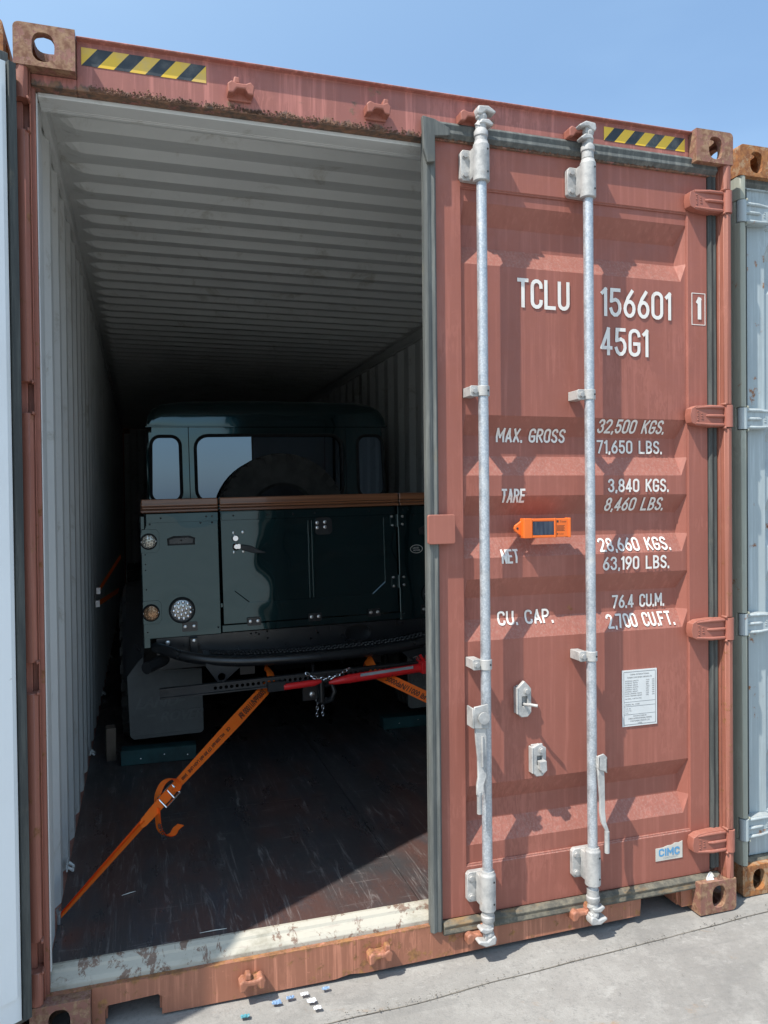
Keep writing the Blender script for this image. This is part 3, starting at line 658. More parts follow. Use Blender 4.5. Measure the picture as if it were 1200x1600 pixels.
def build_container(loc, pal, label, left_door_open=False, marked=False, simple_body=False):
    global XF
    BASE = Matrix.Translation(loc); XF = BASE
    c = thing('shipping_container', label, 'shipping container', loc)
    for cx in (0, 1):
        for cy in (0, 1):
            for cz in (0, 1): make_casting(c, cx, cy, cz, pal['cast'])
    MIR = Matrix.Translation((XR, 0, 0)) @ Matrix.Scale(-1, 4, (1, 0, 0))
    for sd in (0, 1):
        XF = BASE @ MIR if sd else BASE
        g = G()
        segs = [(.118, .215), (.303, 1.012), (1.10, 1.806), (1.894, 2.60), (2.688, 2.778)]
        g.prism([(.004, .056), (.049, .056), (.049, .078), (.004, .078)], 2, .118, 2.778)
        g.prism([(.036, .030), (.0395, .030), (.0395, .0558), (.036, .0558)], 2, .118, 2.778)
        for a, b in segs: g.prism([(.003, .055), (.0015, .02), (.006, .006), (.016, .001), (.026, .002), (.0355, .012), (.0358, .055)], 2, a, b, sm=True)
        g.box(.003, .02, .03, .055, .2155, 2.687)
        for a, b in segs:
            for z in (a, b):
                if .2 < z < 2.7: g.prism([(.0335, z-.006), (.040, z-.003), (.040, z+.003), (.0335, z+.006)], 1, .0, .030)
        g.build('corner_post', [pal['post']], c, bev=.0015)
        g = G().prism([(.004, .0785), (.0515, .0785), (.0515, .105), (.044, .112), (.044, .150), (.030, .165), (.004, .165)], 2, .17, 2.742)
        g.build('post_lining', [pal['post_in']], c, bev=.002)
        # side wall: trapezoid corrugation
        ys_ = [.166]; prof = [(.166, .040), (.30, .040)]; y = .30
        while y < 11.9:
            prof += [(y+.068, .008), (y+.068+.072, .008), (y+.208, .040), (y+.278, .040)]; y += .278
        prof = [p for p in prof if p[0] < 12.05]
        g = G(); rows = []
        for z in (.168, 2.81): rows.append([(x, yy, z) for yy, x in prof])
        g.grid(rows, 1, (-.0025, 0, 0), 0); g.build('side_wall', [pal['body'], 'interior'], c)
        for k in range(8):
            y = .72+k*1.4; g = G(); g.tube([(.046, y-.022, .205), (.062, y-.018, .190), (.062, y+.018, .190), (.046, y+.022, .205)], .0055, 8); g.box(.0405, .046, y-.032, y+.032, .192, .218)
            g.build('lashing_ring', ['interior'], c)
        g = G().box(.002, .050, .1785, XT-.179, 2.812, 2.884); g.box(.030, .052, .180, XT-.18, 2.790, 2.8115, 0); g.build('top_side_rail', ['interior' if not simple_body else pal['body']], c, bev=.004)
        g = G().box(.003, .045, .179, XT-.179, .03, .1675); g.build('bottom_side_rail', [pal['body']], c, bev=.004)
        g = G().box(.003, .06, XT-.16, XT-.005, .1185, 2.7775); g.build('corner_post', [pal['body']], c)
    XF = BASE
    # header with lip, hazard tape, keepers
    g = G(); g.prism([(.041, 2.745), (.041, 2.884), (.022, 2.888), (.022, 2.893), (.165, 2.893), (.165, 2.845), (.150, 2.780), (.150, 2.745)], 0, .163, 2.275)
    g.prism([(.041, 2.745), (.041, 2.777), (.150, 2.777), (.150, 2.745)], 0, .0405, .1625); g.prism([(.041, 2.745), (.041, 2.777), (.150, 2.777), (.150, 2.745)], 0, 2.2755, 2.3975)
    g.build('door_header', [pal['header']], c, bev=.002)
    g = G(); g.box(.0525, XR-.0525, .0795, .149, 2.732, 2.7445); g.box(.0525, XR-.0525, .149, .160, 2.732, 2.7785); g.prism([(.1605, 2.732), (.1605, 2.778), (.174, 2.856), (.182, 2.856), (.182, 2.82), (.175, 2.732)], 0, .0525, XR-.0525)
    g.build('header_lining', [pal['post_in']], c, bev=.002)
    if marked:
        for x0, x1, z0, z1, n in ((.176, .530, 2.819, 2.871, 4), (1.914, 2.256, 2.822, 2.871, 4)):
            g = G(); y = .0397; w2 = (x1-x0)/(2*n); sl_ = w2*1.0
            k = 0
            for i in range(-1, 2*n+1):
                a0, a1 = x0+i*w2, x0+(i+1)*w2        # bottom edge; the top edge is shifted by sl_
                poly = [(a0, z0), (a1, z0), (a1+sl_, z1), (a0+sl_, z1)]
                # clip to x0..x1
                def clip(pl, xv, keep):
                    out = []
                    for j in range(len(pl)):
                        p, q = pl[j], pl[(j+1) % len(pl)]; ip, iq = keep(p[0]), keep(q[0])
                        if ip: out.append(p)
                        if ip != iq:
                            t_ = (xv-p[0])/(q[0]-p[0]); out.append((xv, p[1]+t_*(q[1]-p[1])))
                    return out
                poly = clip(clip(poly, x0, lambda x: x >= x0), x1, lambda x: x <= x1)
                if len(poly) > 2:
                    g.add([(p[0], y, p[1]) for p in poly], [tuple(range(len(poly)))], 0 if i % 2 else 1)
            g.build('warning_tape', ['yellow', 'tapeblack'], c)
        g = G(); r2 = random.Random(5)
        for i in range(1900):
            x = .20+2.03*r2.random()**1.5; 
            if noise.noise((x*7, 2, 0)) < -.42: continue
            s = r2.uniform(.001, .0034)*(1.5 if r2.random() < .1 else 1); z = 2.747+abs(r2.gauss(0, .0075)); y = .041-s*.4
            vs = [(x+s*r2.uniform(.5, 1.3)*a, y+s*b*r2.uniform(.5, 1), z+s*r2.uniform(.5, 1.3)*cc) for a, b, cc in ((-1, 0, -.6), (1, 0, -.7), (.9, 0, .8), (-.8, 0, .8), (0, -1.2, 0))]
            g.add(vs, [(0, 1, 4), (1, 2, 4), (2, 3, 4), (3, 0, 4)])
        g.build('rust_flakes', ['rust_crud'], c, kind='stuff')
    for x in (.629, 1.064, 1.385, 1.79):
        g = G(); rail_hook(g, x, 2.795 if x < 1.2 else 2.812, .041, True); g.build('cam_keeper', [pal['hinge']], c, bev=.004, seg=2)
    # sill with fork pockets
    YS = .045
    poly = [(.163, .004), (.20, .004), (.20, .048), (.206, .060), (.350, .066), (.362, .058), (.362, .004), (.9, .004), (.95, .012), (1.0, .006), (1.5, .012), (2.048, .018), (2.052, .078), (2.060, .086), (2.222, .084), (2.226, .076), (2.228, .020), (2.2755, .020), (2.2755, .1185), (2.40, .1185), (2.40, .128), (1.2, .121), (.038, .1195), (.038, .1185), (.163, .1175)]
    g = G(); g.prism(poly, 1, YS, YS+.020)
    g.build('door_sill', [pal['sill']], c, bev=.004, seg=2)
    g = G(); g.box(.20, .206, YS+.021, .32, .01, .07); g.box(.356, .362, YS+.021, .32, .01, .07); g.box(.207, .355, YS+.021, .32, .066, .072)
    g.box(2.050, 2.056, YS+.021, .32, .02, .08); g.box(2.222, 2.228, YS+.021, .32, .02, .08); g.box(2.057, 2.221, YS+.021, .32, .086, .092); g.box(.363, 2.049, .30, .32, .012, .09); g.box(.005, 2.43, .34, .36, .012, .14)
    g.build('fork_pocket', [pal['sill']], c)
    g = G(); g.prism([(.0655, .100), (.0655, .132), (.074, .142), (.094, .156), (.098, .164), (.112, .1725), (.124, .172), (.124, .100)], 0, .0400, XR-.0400)
    g.build('threshold_plate', [pal['thr']], c, bev=.0015)
    for x, z in ((.629, .058), (1.042, .066), (1.385, .07), (1.785, .08)):
        g = G(); rail_hook(g, x, z, YS, True); g.build('cam_keeper', [pal['sill']], c, bev=.005, seg=2)
    # floor sheets
    yy = .126
    for k in range(11):
        y1_ = min(yy+(1.17 if k else 1.05), 12.0)
        for a, b in ((.043, 1.2175), (1.2205, 2.395)):
            g = G().box(a, b, yy, y1_-.003, .142, .170); g.build('plywood_sheet', ['ply'], c)
        yy = y1_
    # roof: bowed pressings
    def zr(y):
        k = ((y-.24) % .188)/.188
        lo, hi = 2.847, 2.876
        if k < .36: return hi
        if k < .52: return hi-(hi-lo)*(k-.36)/.16
        if k < .76: return lo
        return lo+(hi-lo)*(k-.76)/.24
    bp = [.183]; y = .24
    while y < 11.9:
        bp += [y, y+.188*.36, y+.188*.52, y+.188*.76]; y += .188
    bp.append(12.0)
    xs_ = [.05, .075, .10, .125, .15, .8, 1.5, 2.29, 2.315, 2.34, 2.365, 2.388]
    rows = []
    for y in bp:
        zz_ = zr(y) if .2 < y < 11.95 else 2.858
        row = []
        for x in xs_:
            e = min(1, max(0, (min(x, XR-x)-.06)/.085)); e = e*e*(3-2*e)
            row.append((x, y, 2.866+(zz_-2.866)*e))
        rows.append(row)
    g = G(); g.grid(rows, 1, (0, 0, .003), 0); g.build('roof_panel', [pal['body'], 'interior'], c, ang=30)
    g = G(); prof = []; x = .06
    while x < 2.35: prof += [(x, 12.08), (x+.08, 12.08), (x+.12, 12.12), (x+.20, 12.12), (x+.24, 12.08)]; x += .24
    prof = sorted(set((round(min(a, 2.378), 3), b) for a, b in prof)); g.grid([[(a, b, z) for a, b in prof] for z in (.12, 2.86)], 1, (0, .003, 0), 0)
    g.box(.163, 2.275, 12.03, 12.15, .03, .118, 0); g.box(.163, 2.275, 12.03, 12.15, 2.8605, 2.893, 0); g.build('front_wall', [pal['body'], 'interior'], c)
    # doors
    XF = BASE; d = build_door(c, pal, marked)
    if marked:
        mark(d, 'TCLU', 1.575, 1.781, 2.212, .103, .125); mark(d, '156601', 1.908, 2.205, 2.203, .103, .125); mark(d, '45G1', 1.905, 2.106, 2.063, .101, .125)
        mark(d, '1', 2.311, 2.333, 2.212, .083, .19)
        g = G().ring([(2.292, 2.192), (2.353, 2.192), (2.353, 2.311), (2.292, 2.311)], [(2.2945, 2.1945), (2.3505, 2.1945), (2.3505, 2.3085), (2.2945, 2.3085)], 1, .0508, .0518); g.build('marking', ['marking'], d)
        for tx, a, b, z in (('MAX. GROSS', 1.508, 1.778, 1.748), ('TARE', 1.510, 1.603, 1.536), ('NET', 1.509, 1.576, 1.326), ('CU. CAP.', 1.507, 1.722, 1.108),
                            ('32,500 KGS.', 1.903, 2.188, 1.785), ('71,650 LBS.', 1.910, 2.188, 1.712), ('3,840 KGS.', 1.932, 2.190, 1.570), ('8,460 LBS.', 1.932, 2.184, 1.502),
                            ('28,660 KGS.', 1.902, 2.203, 1.355), ('63,190 LBS.', 1.909, 2.190, 1.288), ('76.4 CU.M.', 1.970, 2.195, 1.143), ('2,700 CU.FT.', 1.936, 2.222, 1.075)):
            mark(d, tx, a, b, z, .049)
        # data plate
        x0, x1, z0, z1 = 1.986, 2.134, .714, .920
        g = G().box(x0, x1, .0565, .0592, z0, z1); p = g.build('data_plate', ['plate'], d)
        g = G(); yp = .0561; xc = (x0+x1)/2
        g.ring([(x0+.006, z0+.006), (x1-.006, z0+.006), (x1-.006, z1-.006), (x0+.006, z1-.006)], [(x0+.0075, z0+.0075), (x1-.0075, z0+.0075), (x1-.0075, z1-.0075), (x0+.0075, z1-.0075)], 1, yp, yp+.0002)
        for zz_ in (.803, .787, .757): g.box(x0+.008, x1-.008, yp, yp+.0002, zz_, zz_+.0010)
        g.build('plate_rule', ['ink_grey'], d)
        g = G()
        def line(s, z, size=.0078, x=None, al='CENTER', xsc=.95):
            q = font_text(s, size, (x if x is not None else xc, yp-.0001, z), (1, 0, 0), (0, 0, 1), xsc, al); g.add(q.v, q.f)
        line('CHINA INTERNATIONAL', .901); line('MARINE CONTAINERS (GROUP) LTD', .890, xsc=.82)
        for k, s in enumerate(('EXTERNAL LENGTH', 'EXTERNAL WIDTH', 'EXTERNAL HEIGHT', 'INTERNAL LENGTH', 'INTERNAL WIDTH', 'INTERNAL HEIGHT', 'DOOR OPENING WIDTH', 'DOOR OPENING HEIGHT')):
            z_ = .878-k*.0078; line(s, z_, .0066, x0+.012, 'LEFT'); line(('12192', '2438', '2896', '12032', '2352', '2698', '2340', '2585')[k], z_, .0066, x0+.100, 'LEFT'); line('MM', z_, .0066, x0+.127, 'LEFT')
        line('MATERIAL: CORTEN STEEL', .8130, .0062, x0+.012, 'LEFT'); line('MODEL No.  CX40', .7915, .0078, x0+.012, 'LEFT')
        line('T.I.R. No.', .777, .0066, x0+.012, 'LEFT'); line('T.C.T. No.', .769, .0066, x0+.012, 'LEFT'); line('T.I.C.', .761, .0066, x0+.012, 'LEFT')
        line('MANUFACTURED BY', .7485, .0064); line('CHINA INTERNATIONAL MARINE', .7395, .0074, xsc=.9); line('CONTAINERS (GROUP) LTD', .7305, .0074, xsc=.9); line('CHINA', .7225, .006)
        g.build('plate_print', ['ink_grey'], d)
        # maker sticker with a torn upper edge
        g = G(); g.prism([(2.120, .204), (2.237, .204), (2.237, .267), (2.222, .262), (2.205, .2635), (2.190, .257), (2.172, .257), (2.152, .252), (2.120, .2515)], 1, .0495, .0512); s_ = g.build('maker_sticker', ['sticker'], d)
        for q in lettering('CIMC', 2.133, 2.224, .2195, .029, lambda x, z: .0517, .22): q.build('sticker_print', ['sticker_blue'], d)
        q = font_text('CONTAINERS', .009, (2.185, .0489, .210), (1, 0, 0), (0, 0, 1), 1.2, 'CENTER'); q.build('sticker_print', ['sticker_pale'], d)
    PV = (.010, .034, 0)
    if left_door_open:
        a = math.radians(147.5)
        XF = BASE @ Matrix.Translation(PV) @ Matrix.Rotation(-a, 4, 'Z') @ Matrix.Translation((-PV[0], -PV[1], 0)) @ MIR
    else: XF = BASE @ MIR
    dl = build_door(c, pal)
    XF = Matrix.Identity(4)
    return c

pal = dict(cast='red_cast', post='red_post', post_in='interior', body='red', header='red_header', sill='red_sill', door='red', hinge='red_hinge', thr='threshold', lining='lining')
build_container((0, 0, 0), pal, 'red container in the middle with its left door swung open, green pickup inside', True, True)
palg = dict(cast='rust_cast', post='grey_post', post_in='interior', body='grey_door', header='grey_door', sill='rust_cast', door='grey_door', hinge='grey_door', thr='threshold', lining='lining')
build_container((2.522, .06, 0), palg, 'pale grey container with rusty ochre corner castings, closed, right of the red one', simple_body=True)
palb = dict(cast='rust_cast', post='brown', post_in='interior', body='brown', header='brown', sill='brown', door='brown', hinge='brown', thr='threshold', lining='lining')
build_container((-2.462, 0, 0), palb, 'ochre brown container behind the open white-lined door, at the left edge', simple_body=True)

# ------------------------------------------------------------------ tracking device on the door
tr = thing('tracking_device', 'small orange solar tracking box fixed to the red door between the two lock rods', 'tracker', (1.65, .03, 1.447))
x0, x1, z0, z1 = 1.570, 1.752, 1.416, 1.480
g = G().prism(rrect(x0, x1, z0, z1, .005), 1, .014, .040); g.prism([(x0+.002, z0+.004), (x0-.022, z0+.022), (x0-.026, z0+.032), (x0-.022, z0+.042), (x0+.002, z1-.006)], 1, .030, .040)
for a, b in ((x0+.001, x0+.033), (x1-.008, x1+.001)): g.box(a, b, .0105, .041, z0-.002, z1+.002)
g.box(x0+.0332, x0+.120, .0115, .0145, z1-.008, z1+.0012); g.box(x0+.0332, x0+.120, .0115, .0145, z0-.0012, z0+.007); g.box(x0+.1175, x0+.124, .0105, .0145, z0-.002, z1+.002)
g.box(x0+.01, x1-.01, .0405, .0585, z0+.008, z1-.008)
g.build('case', ['orange_plastic'], tr, bev=.002)
G().box(x0+.036, x0+.1165, .0122, .0138, z0+.0085, z1-.0095).build('solar_panel', ['solar'], tr)
G().lathe([(.004, 0), (.004, .001)], (x0-.014, .0289, z0+.032), 1, 12).build('screw_hole', ['ink'], tr)
g = G().add(font_text('Hapag', .001, (0, 0, 0), (1, 0, 0), (0, 0, 1)).v[:0], [])
q = font_text('Tracer', .0098, (x0+.140, .0136, z1-.0135), (1, 0, 0), (0, 0, 1), 1.0); g.add(q.v, q.f)
g.box(x0+.129, x0+.1355, .0133, .0137, z1-.013, z1-.006); g.box(x0+.129, x0+.133, .0133, .0137, z0+.009, z0+.013)
q = font_text('Trusted', .0058, (x0+.136, .0136, z0+.009), (1, 0, 0), (0, 0, 1), 1.0); g.add(q.v, q.f)
for k in range(5): g.box(x0+.129, x0+.160-.004*(k % 2), .0134, .0137, z0+.022+k*.0042, z0+.0232+k*.0042)
g.build('print', ['ink'], tr)

# ------------------------------------------------------------------ pickup truck
FZ = .170
VC = 1.233
car = thing('pickup_truck', 'dark green classic off-road pickup with wooden bed rail, parked inside the red container', 'pickup truck', (VC, 3.6, FZ))
def sym(f):
    for s_ in (-1, 1): f(s_)
def X(dx, s_): return VC+s_*dx
YR = 1.80
def corner(s_):
    P = [(X(.498, s_), .862), (X(.498, s_), 1.512), (X(.867, s_), 1.512), (X(.867, s_), 1.448), (X(.878, s_), 1.424), (X(.893, s_), 1.400), (X(.895, s_), .815), (X(.857, s_), .815), (X(.857, s_), .862)]
    g = G().prism(P, 1, YR, YR+.03); g.box(*sorted((X(.868, s_), X(.893, s_))), YR+.03, 3.0, .90, 1.50)
    p = g.build('corner_panel', ['green'], car, bev=.005, seg=2)
    G().box(*sorted((X(.500, s_), X(.862, s_))), YR-.0045, YR-.0005, 1.462, 1.508).build('top_flange', ['green'], p, bev=.001)
    # lamp surrounds
    for z in (1.367, 1.000):
        G().prism([(X(.892, s_), z-.058), (X(.892, s_), z+.058 if z < 1.2 else z+.030), (X(.885, s_), z+.062), (X(.815, s_), z+.062), (X(.800, s_), z+.045), (X(.800, s_), z-.035), (X(.815, s_), z-.058)], 1, YR-.0035, YR-.0005).build('lamp_surround', ['green'], p, bev=.001)
    def lamp(name, cx, cz, r, mat, rng):
        l = G().lathe([(r*.86, .0), (r, -.002), (r, -.012), (r*.93, -.016), (r*.86, -.014)], (cx, YR-.003, cz), 1, 28).build(name, ['rubber'], car)
        g = G().lathe([(r*.85, -.010), (r*.82, -.018), (r*.6, -.022), (r*.3, -.0235), (.002, -.024)], (cx, YR-.003, cz), 1, 28)
        g.build('lens', [mat], l)
        g = G()
        for (rad, n) in ((0, 1), (r*.34, 6), (r*.64, 11)):
            for k in range(n):
                a = 2*math.pi*k/n+.3; px, pz = cx+rad*math.cos(a), cz+rad*math.sin(a); q = r*.15
                g.lathe([(q, 0), (q*.8, -.003), (q*.35, -.0045)], (px, YR-.003-(.0225-.006*(rad/r)**2), pz), 1, 8)
        g.build('lens_dimple', ['chrome' if mat == 'lens_big' else mat], l)
        for k in (-1, 1): inst(STUD, 'screw', l, (cx+k*r*.8, YR-.018, cz), scale=.45)
    lamp('indicator_lamp', X(.853, s_), 1.367, .042, 'lens_clear', 1); lamp('tail_lamp', X(.853, s_), 1.000, .044, 'lens_amber', 2)
    lamp('reversing_lamp', X(.698, s_), 1.003, .067, 'lens_big', 3)
    # grille vent plate, not a lamp
    v = G().ring([(X(.760, s_), 1.342), (X(.622, s_), 1.342), (X(.620, s_), 1.378), (X(.650, s_), 1.390), (X(.730, s_), 1.390), (X(.762, s_), 1.378)][::1], [(X(.750, s_), 1.350), (X(.632, s_), 1.350), (X(.630, s_), 1.372), (X(.652, s_), 1.380), (X(.728, s_), 1.380), (X(.752, s_), 1.372)], 1, YR-.007, YR-.0005).build('vent_plate', ['rubber'], car)
    G().prism([(X(.750, s_), 1.350), (X(.632, s_), 1.350), (X(.630, s_), 1.372), (X(.652, s_), 1.380), (X(.728, s_), 1.380), (X(.752, s_), 1.372)], 1, YR-.003, YR-.0006).build('vent_face', ['satin'], v)
    inst(RIVET, 'rivet', v, (X(.69, s_), YR-.004, 1.367))
    g = G().prism(rrect(*sorted((X(.700, s_), X(.622, s_))), .890, .940, .006), 1, YR-.006, YR-.0005); b = g.build('bracket', ['satin'], car)
    for dx in (.685, .640): inst(STUD, 'bolt', b, (X(dx, s_), YR-.006, .915))
    for dx, z in ((.79, 1.485), (.56, 1.487), (.53, 1.487), (.845, 1.455), (.59, 1.455), (.53, 1.455), (.515, .90)): inst(RIVET, 'rivet', p, (X(dx, s_), YR-.004, z))
    for z in (1.30, 1.25, 1.22, 1.12, .95, .90): inst(RIVET, 'rivet', p, (X(.872, s_), YR-.001, z), scale=.7)
    # teak cap
    g = G(); a, b = sorted((X(.500, s_), X(.888, s_)))
    for k, (dz, ins) in enumerate(((0, .0), (.017, .006), (.032, .003))):
        h_ = (.0155, .0135, .038)[k]; g.box(a+(ins if s_ < 0 else 0), b-(ins if s_ > 0 else 0), YR-.040+ins*2, YR+.05, 1.5135+dz, 1.5135+dz+h_)
    g.build('wooden_rail', ['teak'], car, bev=.005, seg=2)
    g = G(); a, b = sorted((X(.840, s_), X(.888, s_))); g.box(a, b, YR+.055, 3.0, 1.5135, 1.575); g.build('wooden_rail', ['teak'], car, bev=.006, seg=2)
sym(corner)
g = G(); a, b = X(-.493, 1), X(.493, 1)
for k, (dz, ins) in enumerate(((0, .0), (.017, .006), (.032, .003))):
    g.box(a, b, YR-.042+ins*2, YR+.02, 1.5135+dz, 1.5135+dz+(.0155, .0135, .038)[k])
g.build('wooden_rail', ['teak'], car, bev=.005, seg=2)
# tailgate
tg = G().box(a+.006, b-.006, YR+.004, YR+.028, .912, 1.512).build('tailgate', ['green'], car, bev=.002)
x0, x1 = a+.008, b-.008
Oc = [(x0, .914), (x1, .914), (x1, 1.460), (x0, 1.460)]
def octo(xa, xb, za, zb, c): return [(xa+c, za), (xb-c, za), (xb, za+c*.85), (xb, zb), (xb, zb), (xa, zb), (xa, zb), (xa, za+c*.85)]
ia = octo(x0+.060, x1-.070, 1.020, 1.448, .075)
oo = [(x0+.1, .914), (x1-.1, .914), (x1, 1.0), (x1, 1.460), (x1, 1.460), (x0, 1.460), (x0, 1.460), (x0, 1.0)]
oo = [(x0, .914), (x1, .914), (x1, .9141), (x1, 1.460), (x1-.001, 1.460), (x0+.001, 1.460), (x0, 1.460), (x0, .9141)]
g = G().ring(oo, ia, 1, YR-.004, YR+.0035); g.build('tailgate_frame', ['green'], tg, bev=.0015)
g = G().box(x0+.002, x1-.002, YR-.006, YR+.0035, 1.463, 1.508); g.build('top_flange', ['green'], tg, bev=.0015)
for xa, xb in ((-.018, -.006), (.002, .016)): G().box(VC+xa, VC+xb, YR-.008, YR+.0035, 1.025, 1.446).build('tailgate_rib', ['green'], tg, bev=.001)
for sx in (-1, 1):   # mitre ridges
    e0 = x0+.135 if sx < 0 else x1-.145; e1 = x0+.06 if sx < 0 else x1-.07
    G().tube([(e0, YR+.001, 1.022), (e1, YR+.001, 1.085)], .0045, 6).build('edge_ridge', ['green'], tg)
    G().tube([(e0, YR-.003, 1.02), (e0-sx*.0+sx*-.055*-1, YR-.003, .955)], .0012, 4).build('seam', ['satin'], tg)
for dx in (-.24, -.42, .33, .02, -.1): inst(RIVET, 'rivet', tg, (VC+dx, YR-.006, 1.486))
# lock and handle
lk = G().prism(rrect(VC-.432, VC-.365, 1.285, 1.40, .006), 1, YR+.0005, YR+.0035).build('lock_plate', ['green'], tg)
for dx, z in ((-.423, 1.395), (-.372, 1.397), (-.423, 1.292), (-.372, 1.294)): inst(STUD, 'stud', lk, (VC+dx, YR+.0005, z), scale=.8)
G().lathe([(.019, 0), (.019, -.012), (.014, -.022), (.007, -.022), (.007, -.018)], (VC-.413, YR, 1.366), 1, 20).build('lock_barrel', ['chrome'], tg)
h = G().lathe([(.021, 0), (.021, -.014), (.012, -.024)], (VC-.410, YR, 1.322), 1, 20).build('handle_boss', ['chrome'], tg)
g = G().prism([(VC-.392, 1.334), (VC-.392, 1.308), (VC-.33, 1.286), (VC-.262, 1.281), (VC-.258, 1.288), (VC-.29, 1.300), (VC-.33, 1.322)], 1, YR-.044, YR-.026)
g.build('handle', ['blackmetal'], tg, bev=.004, seg=2); G().lathe([(.013, 0), (.013, -.02)], (VC-.400, YR-.022, 1.324), 1, 14).build('handle_pivot', ['chrome'], tg)
pl_ = G().prism(rrect(VC+.020, VC+.115, 1.366, 1.460, .022), 1, YR-.006, YR-.001).build('reinforcement_plate', ['satin'], tg)
for dx, z in ((.032, 1.432), (.075, 1.434), (.032, 1.405), (.075, 1.407)): inst(STUD, 'stud', pl_, (VC+dx, YR-.006, z))
for z in (1.428, 1.085):
    hg = G().prism([(VC+.452, z+.032), (VC+.486, z+.016), (VC+.486, z-.016), (VC+.452, z-.032)], 1, YR-.010, YR-.0045).tube([(VC+.493, YR-.010, z-.035), (VC+.493, YR-.010, z+.035)], .008, 10).prism([(VC+.50, z+.03), (VC+.50, z-.03), (VC+.535, z-.026), (VC+.535, z+.026)], 1, YR-.010, YR-.005).build('tailgate_hinge', ['green'], tg)
    for dx, dz in ((.460, .024), (.462, -.026), (.522, .022), (.522, -.022)): inst(STUD, 'stud', hg, (VC+dx, YR-.010, z+dz), scale=.75)
g = G().box(VC-.496, VC+.496, YR-.012, YR+.03, .872, .909); bf = g.build('bed_lip', ['green'], car, bev=.002)
for cx in (-.328, .003, .340):
    b = G().prism(rrect(VC+cx-.036, VC+cx+.036, .897, .940, .005), 1, YR-.017, YR-.0125).build('bracket', ['satin'], car)
    for d_ in (-.020, .020): inst(STUD, 'bolt', b, (VC+cx+d_, YR-.017, .920))
# round badge on the far corner panel
bd = G().ring(oval(VC+.605, 1.262, .075, .048, 24), oval(VC+.605, 1.262, .070, .043, 24), 1, YR-.003, YR-.001).build('oval_badge', ['marking'], car)
q = font_text('LAND', .014, (VC+.602, YR-.002, 1.264), (1, 0, 0), (0, 0, 1), 1, 'CENTER'); q2 = font_text('ROVER', .013, (VC+.607, YR-.002, 1.250), (1, 0, 0), (0, 0, 1), 1, 'CENTER'); q.add(q2.v, q2.f); q.build('badge_print', ['marking'], bd)
# bed
g = G().box(VC-.86, VC+.86, YR+.032, 3.0, 1.00, 1.02); g.box(VC-.86, VC+.86, 2.97, 3.0, 1.02, 1.56); g.build('load_bed', ['green'], car)
# chassis rear crossmember, recovery points
g = G().box(VC-.83, VC+.83, YR+.003, YR+.075, .700, .866)
cm = boolean(g, [G().prism(oval(VC+.25, .812, .15, .095, 24), 1, YR-.05, YR+.05)]+[G().prism(oval(VC+dx, z, .011, .011, 10), 1, YR-.05, YR+.05) for dx, z in ((-.345, .852), (-.318, .855), (-.303, .846), (-.258, .857), (-.256, .822), (.02, .83), (-.02, .80))], ['satin'], 0).build('chassis_crossmember', ['satin'], car)
G().ring(oval(VC+.25, .812, .160, .105, 24), oval(VC+.25, .812, .148, .093, 24), 1, YR-.002, YR+.0028).build('socket_rim', ['satin'], cm)
G().box(VC+.09, VC+.20, YR-.002, YR+.0028, .835, .856).build('plate_bracket', ['satin'], cm)
for dx in (-.775, .775):
    inst(STUD, 'bolt', cm, (VC+dx, YR+.003, .838), scale=1.3)
for sx in (-1, 1):
    G().box(*sorted((VC+sx*.665, VC+sx*.625)), YR-.045, YR+.002, .765, .860).build('bumper_bracket', ['satin'], cm, bev=.002); inst(STUD, 'bolt', cm, (VC+sx*.645, YR-.045, .846), scale=1.1)
    # chassis rails & springs below
    G().box(*sorted((VC+sx*.40, VC+sx*.32)), YR+.08, 6.4, .62, .76).build('chassis_rail', ['satin'], car)
    G().tube([(VC+sx*.52, 2.05, .62), (VC+sx*.50, 2.4, .75)], .03, 10).build('shock_absorber', ['satin'], car)
G().tube([(VC-.7, 2.58, .59), (VC-.16, 2.58, .59), (VC-.12, 2.58, .59), (VC+.12, 2.58, .59), (VC+.16, 2.58, .59), (VC+.7, 2.58, .59)], [.045, .045, .12, .12, .045, .045], 16).build('rear_axle', ['satin'], car)
# bumper tube and tread step
pth = [(-.835, 1.79, .822), (-.79, 1.70, .818), (-.70, 1.645, .790), (-.58, 1.61, .768), (-.42, 1.59, .752), (-.2, 1.58, .745), (0, 1.577, .743)]
pth += [(-x, y, z) for x, y, z in pth[-2::-1]]
def smoothp(p, n=3):
    out = []
    for i in range(len(p)-1):
        p0, p1, p2, p3 = (Vector(p[max(0, i-1)]), Vector(p[i]), Vector(p[i+1]), Vector(p[min(len(p)-1, i+2)]))
        for k in range(n):
            t_ = k/n; out.append(.5*((2*p1)+(-p0+p2)*t_+(2*p0-5*p1+4*p2-p3)*t_*t_+(-p0+3*p1-3*p2+p3)*t_**3))
    out.append(Vector(p[-1])); return out
pp = smoothp([(VC+x, y, z) for x, y, z in pth], 5)
G().tube(pp, .027, 16).build('bumper_tube', ['satin'], car)
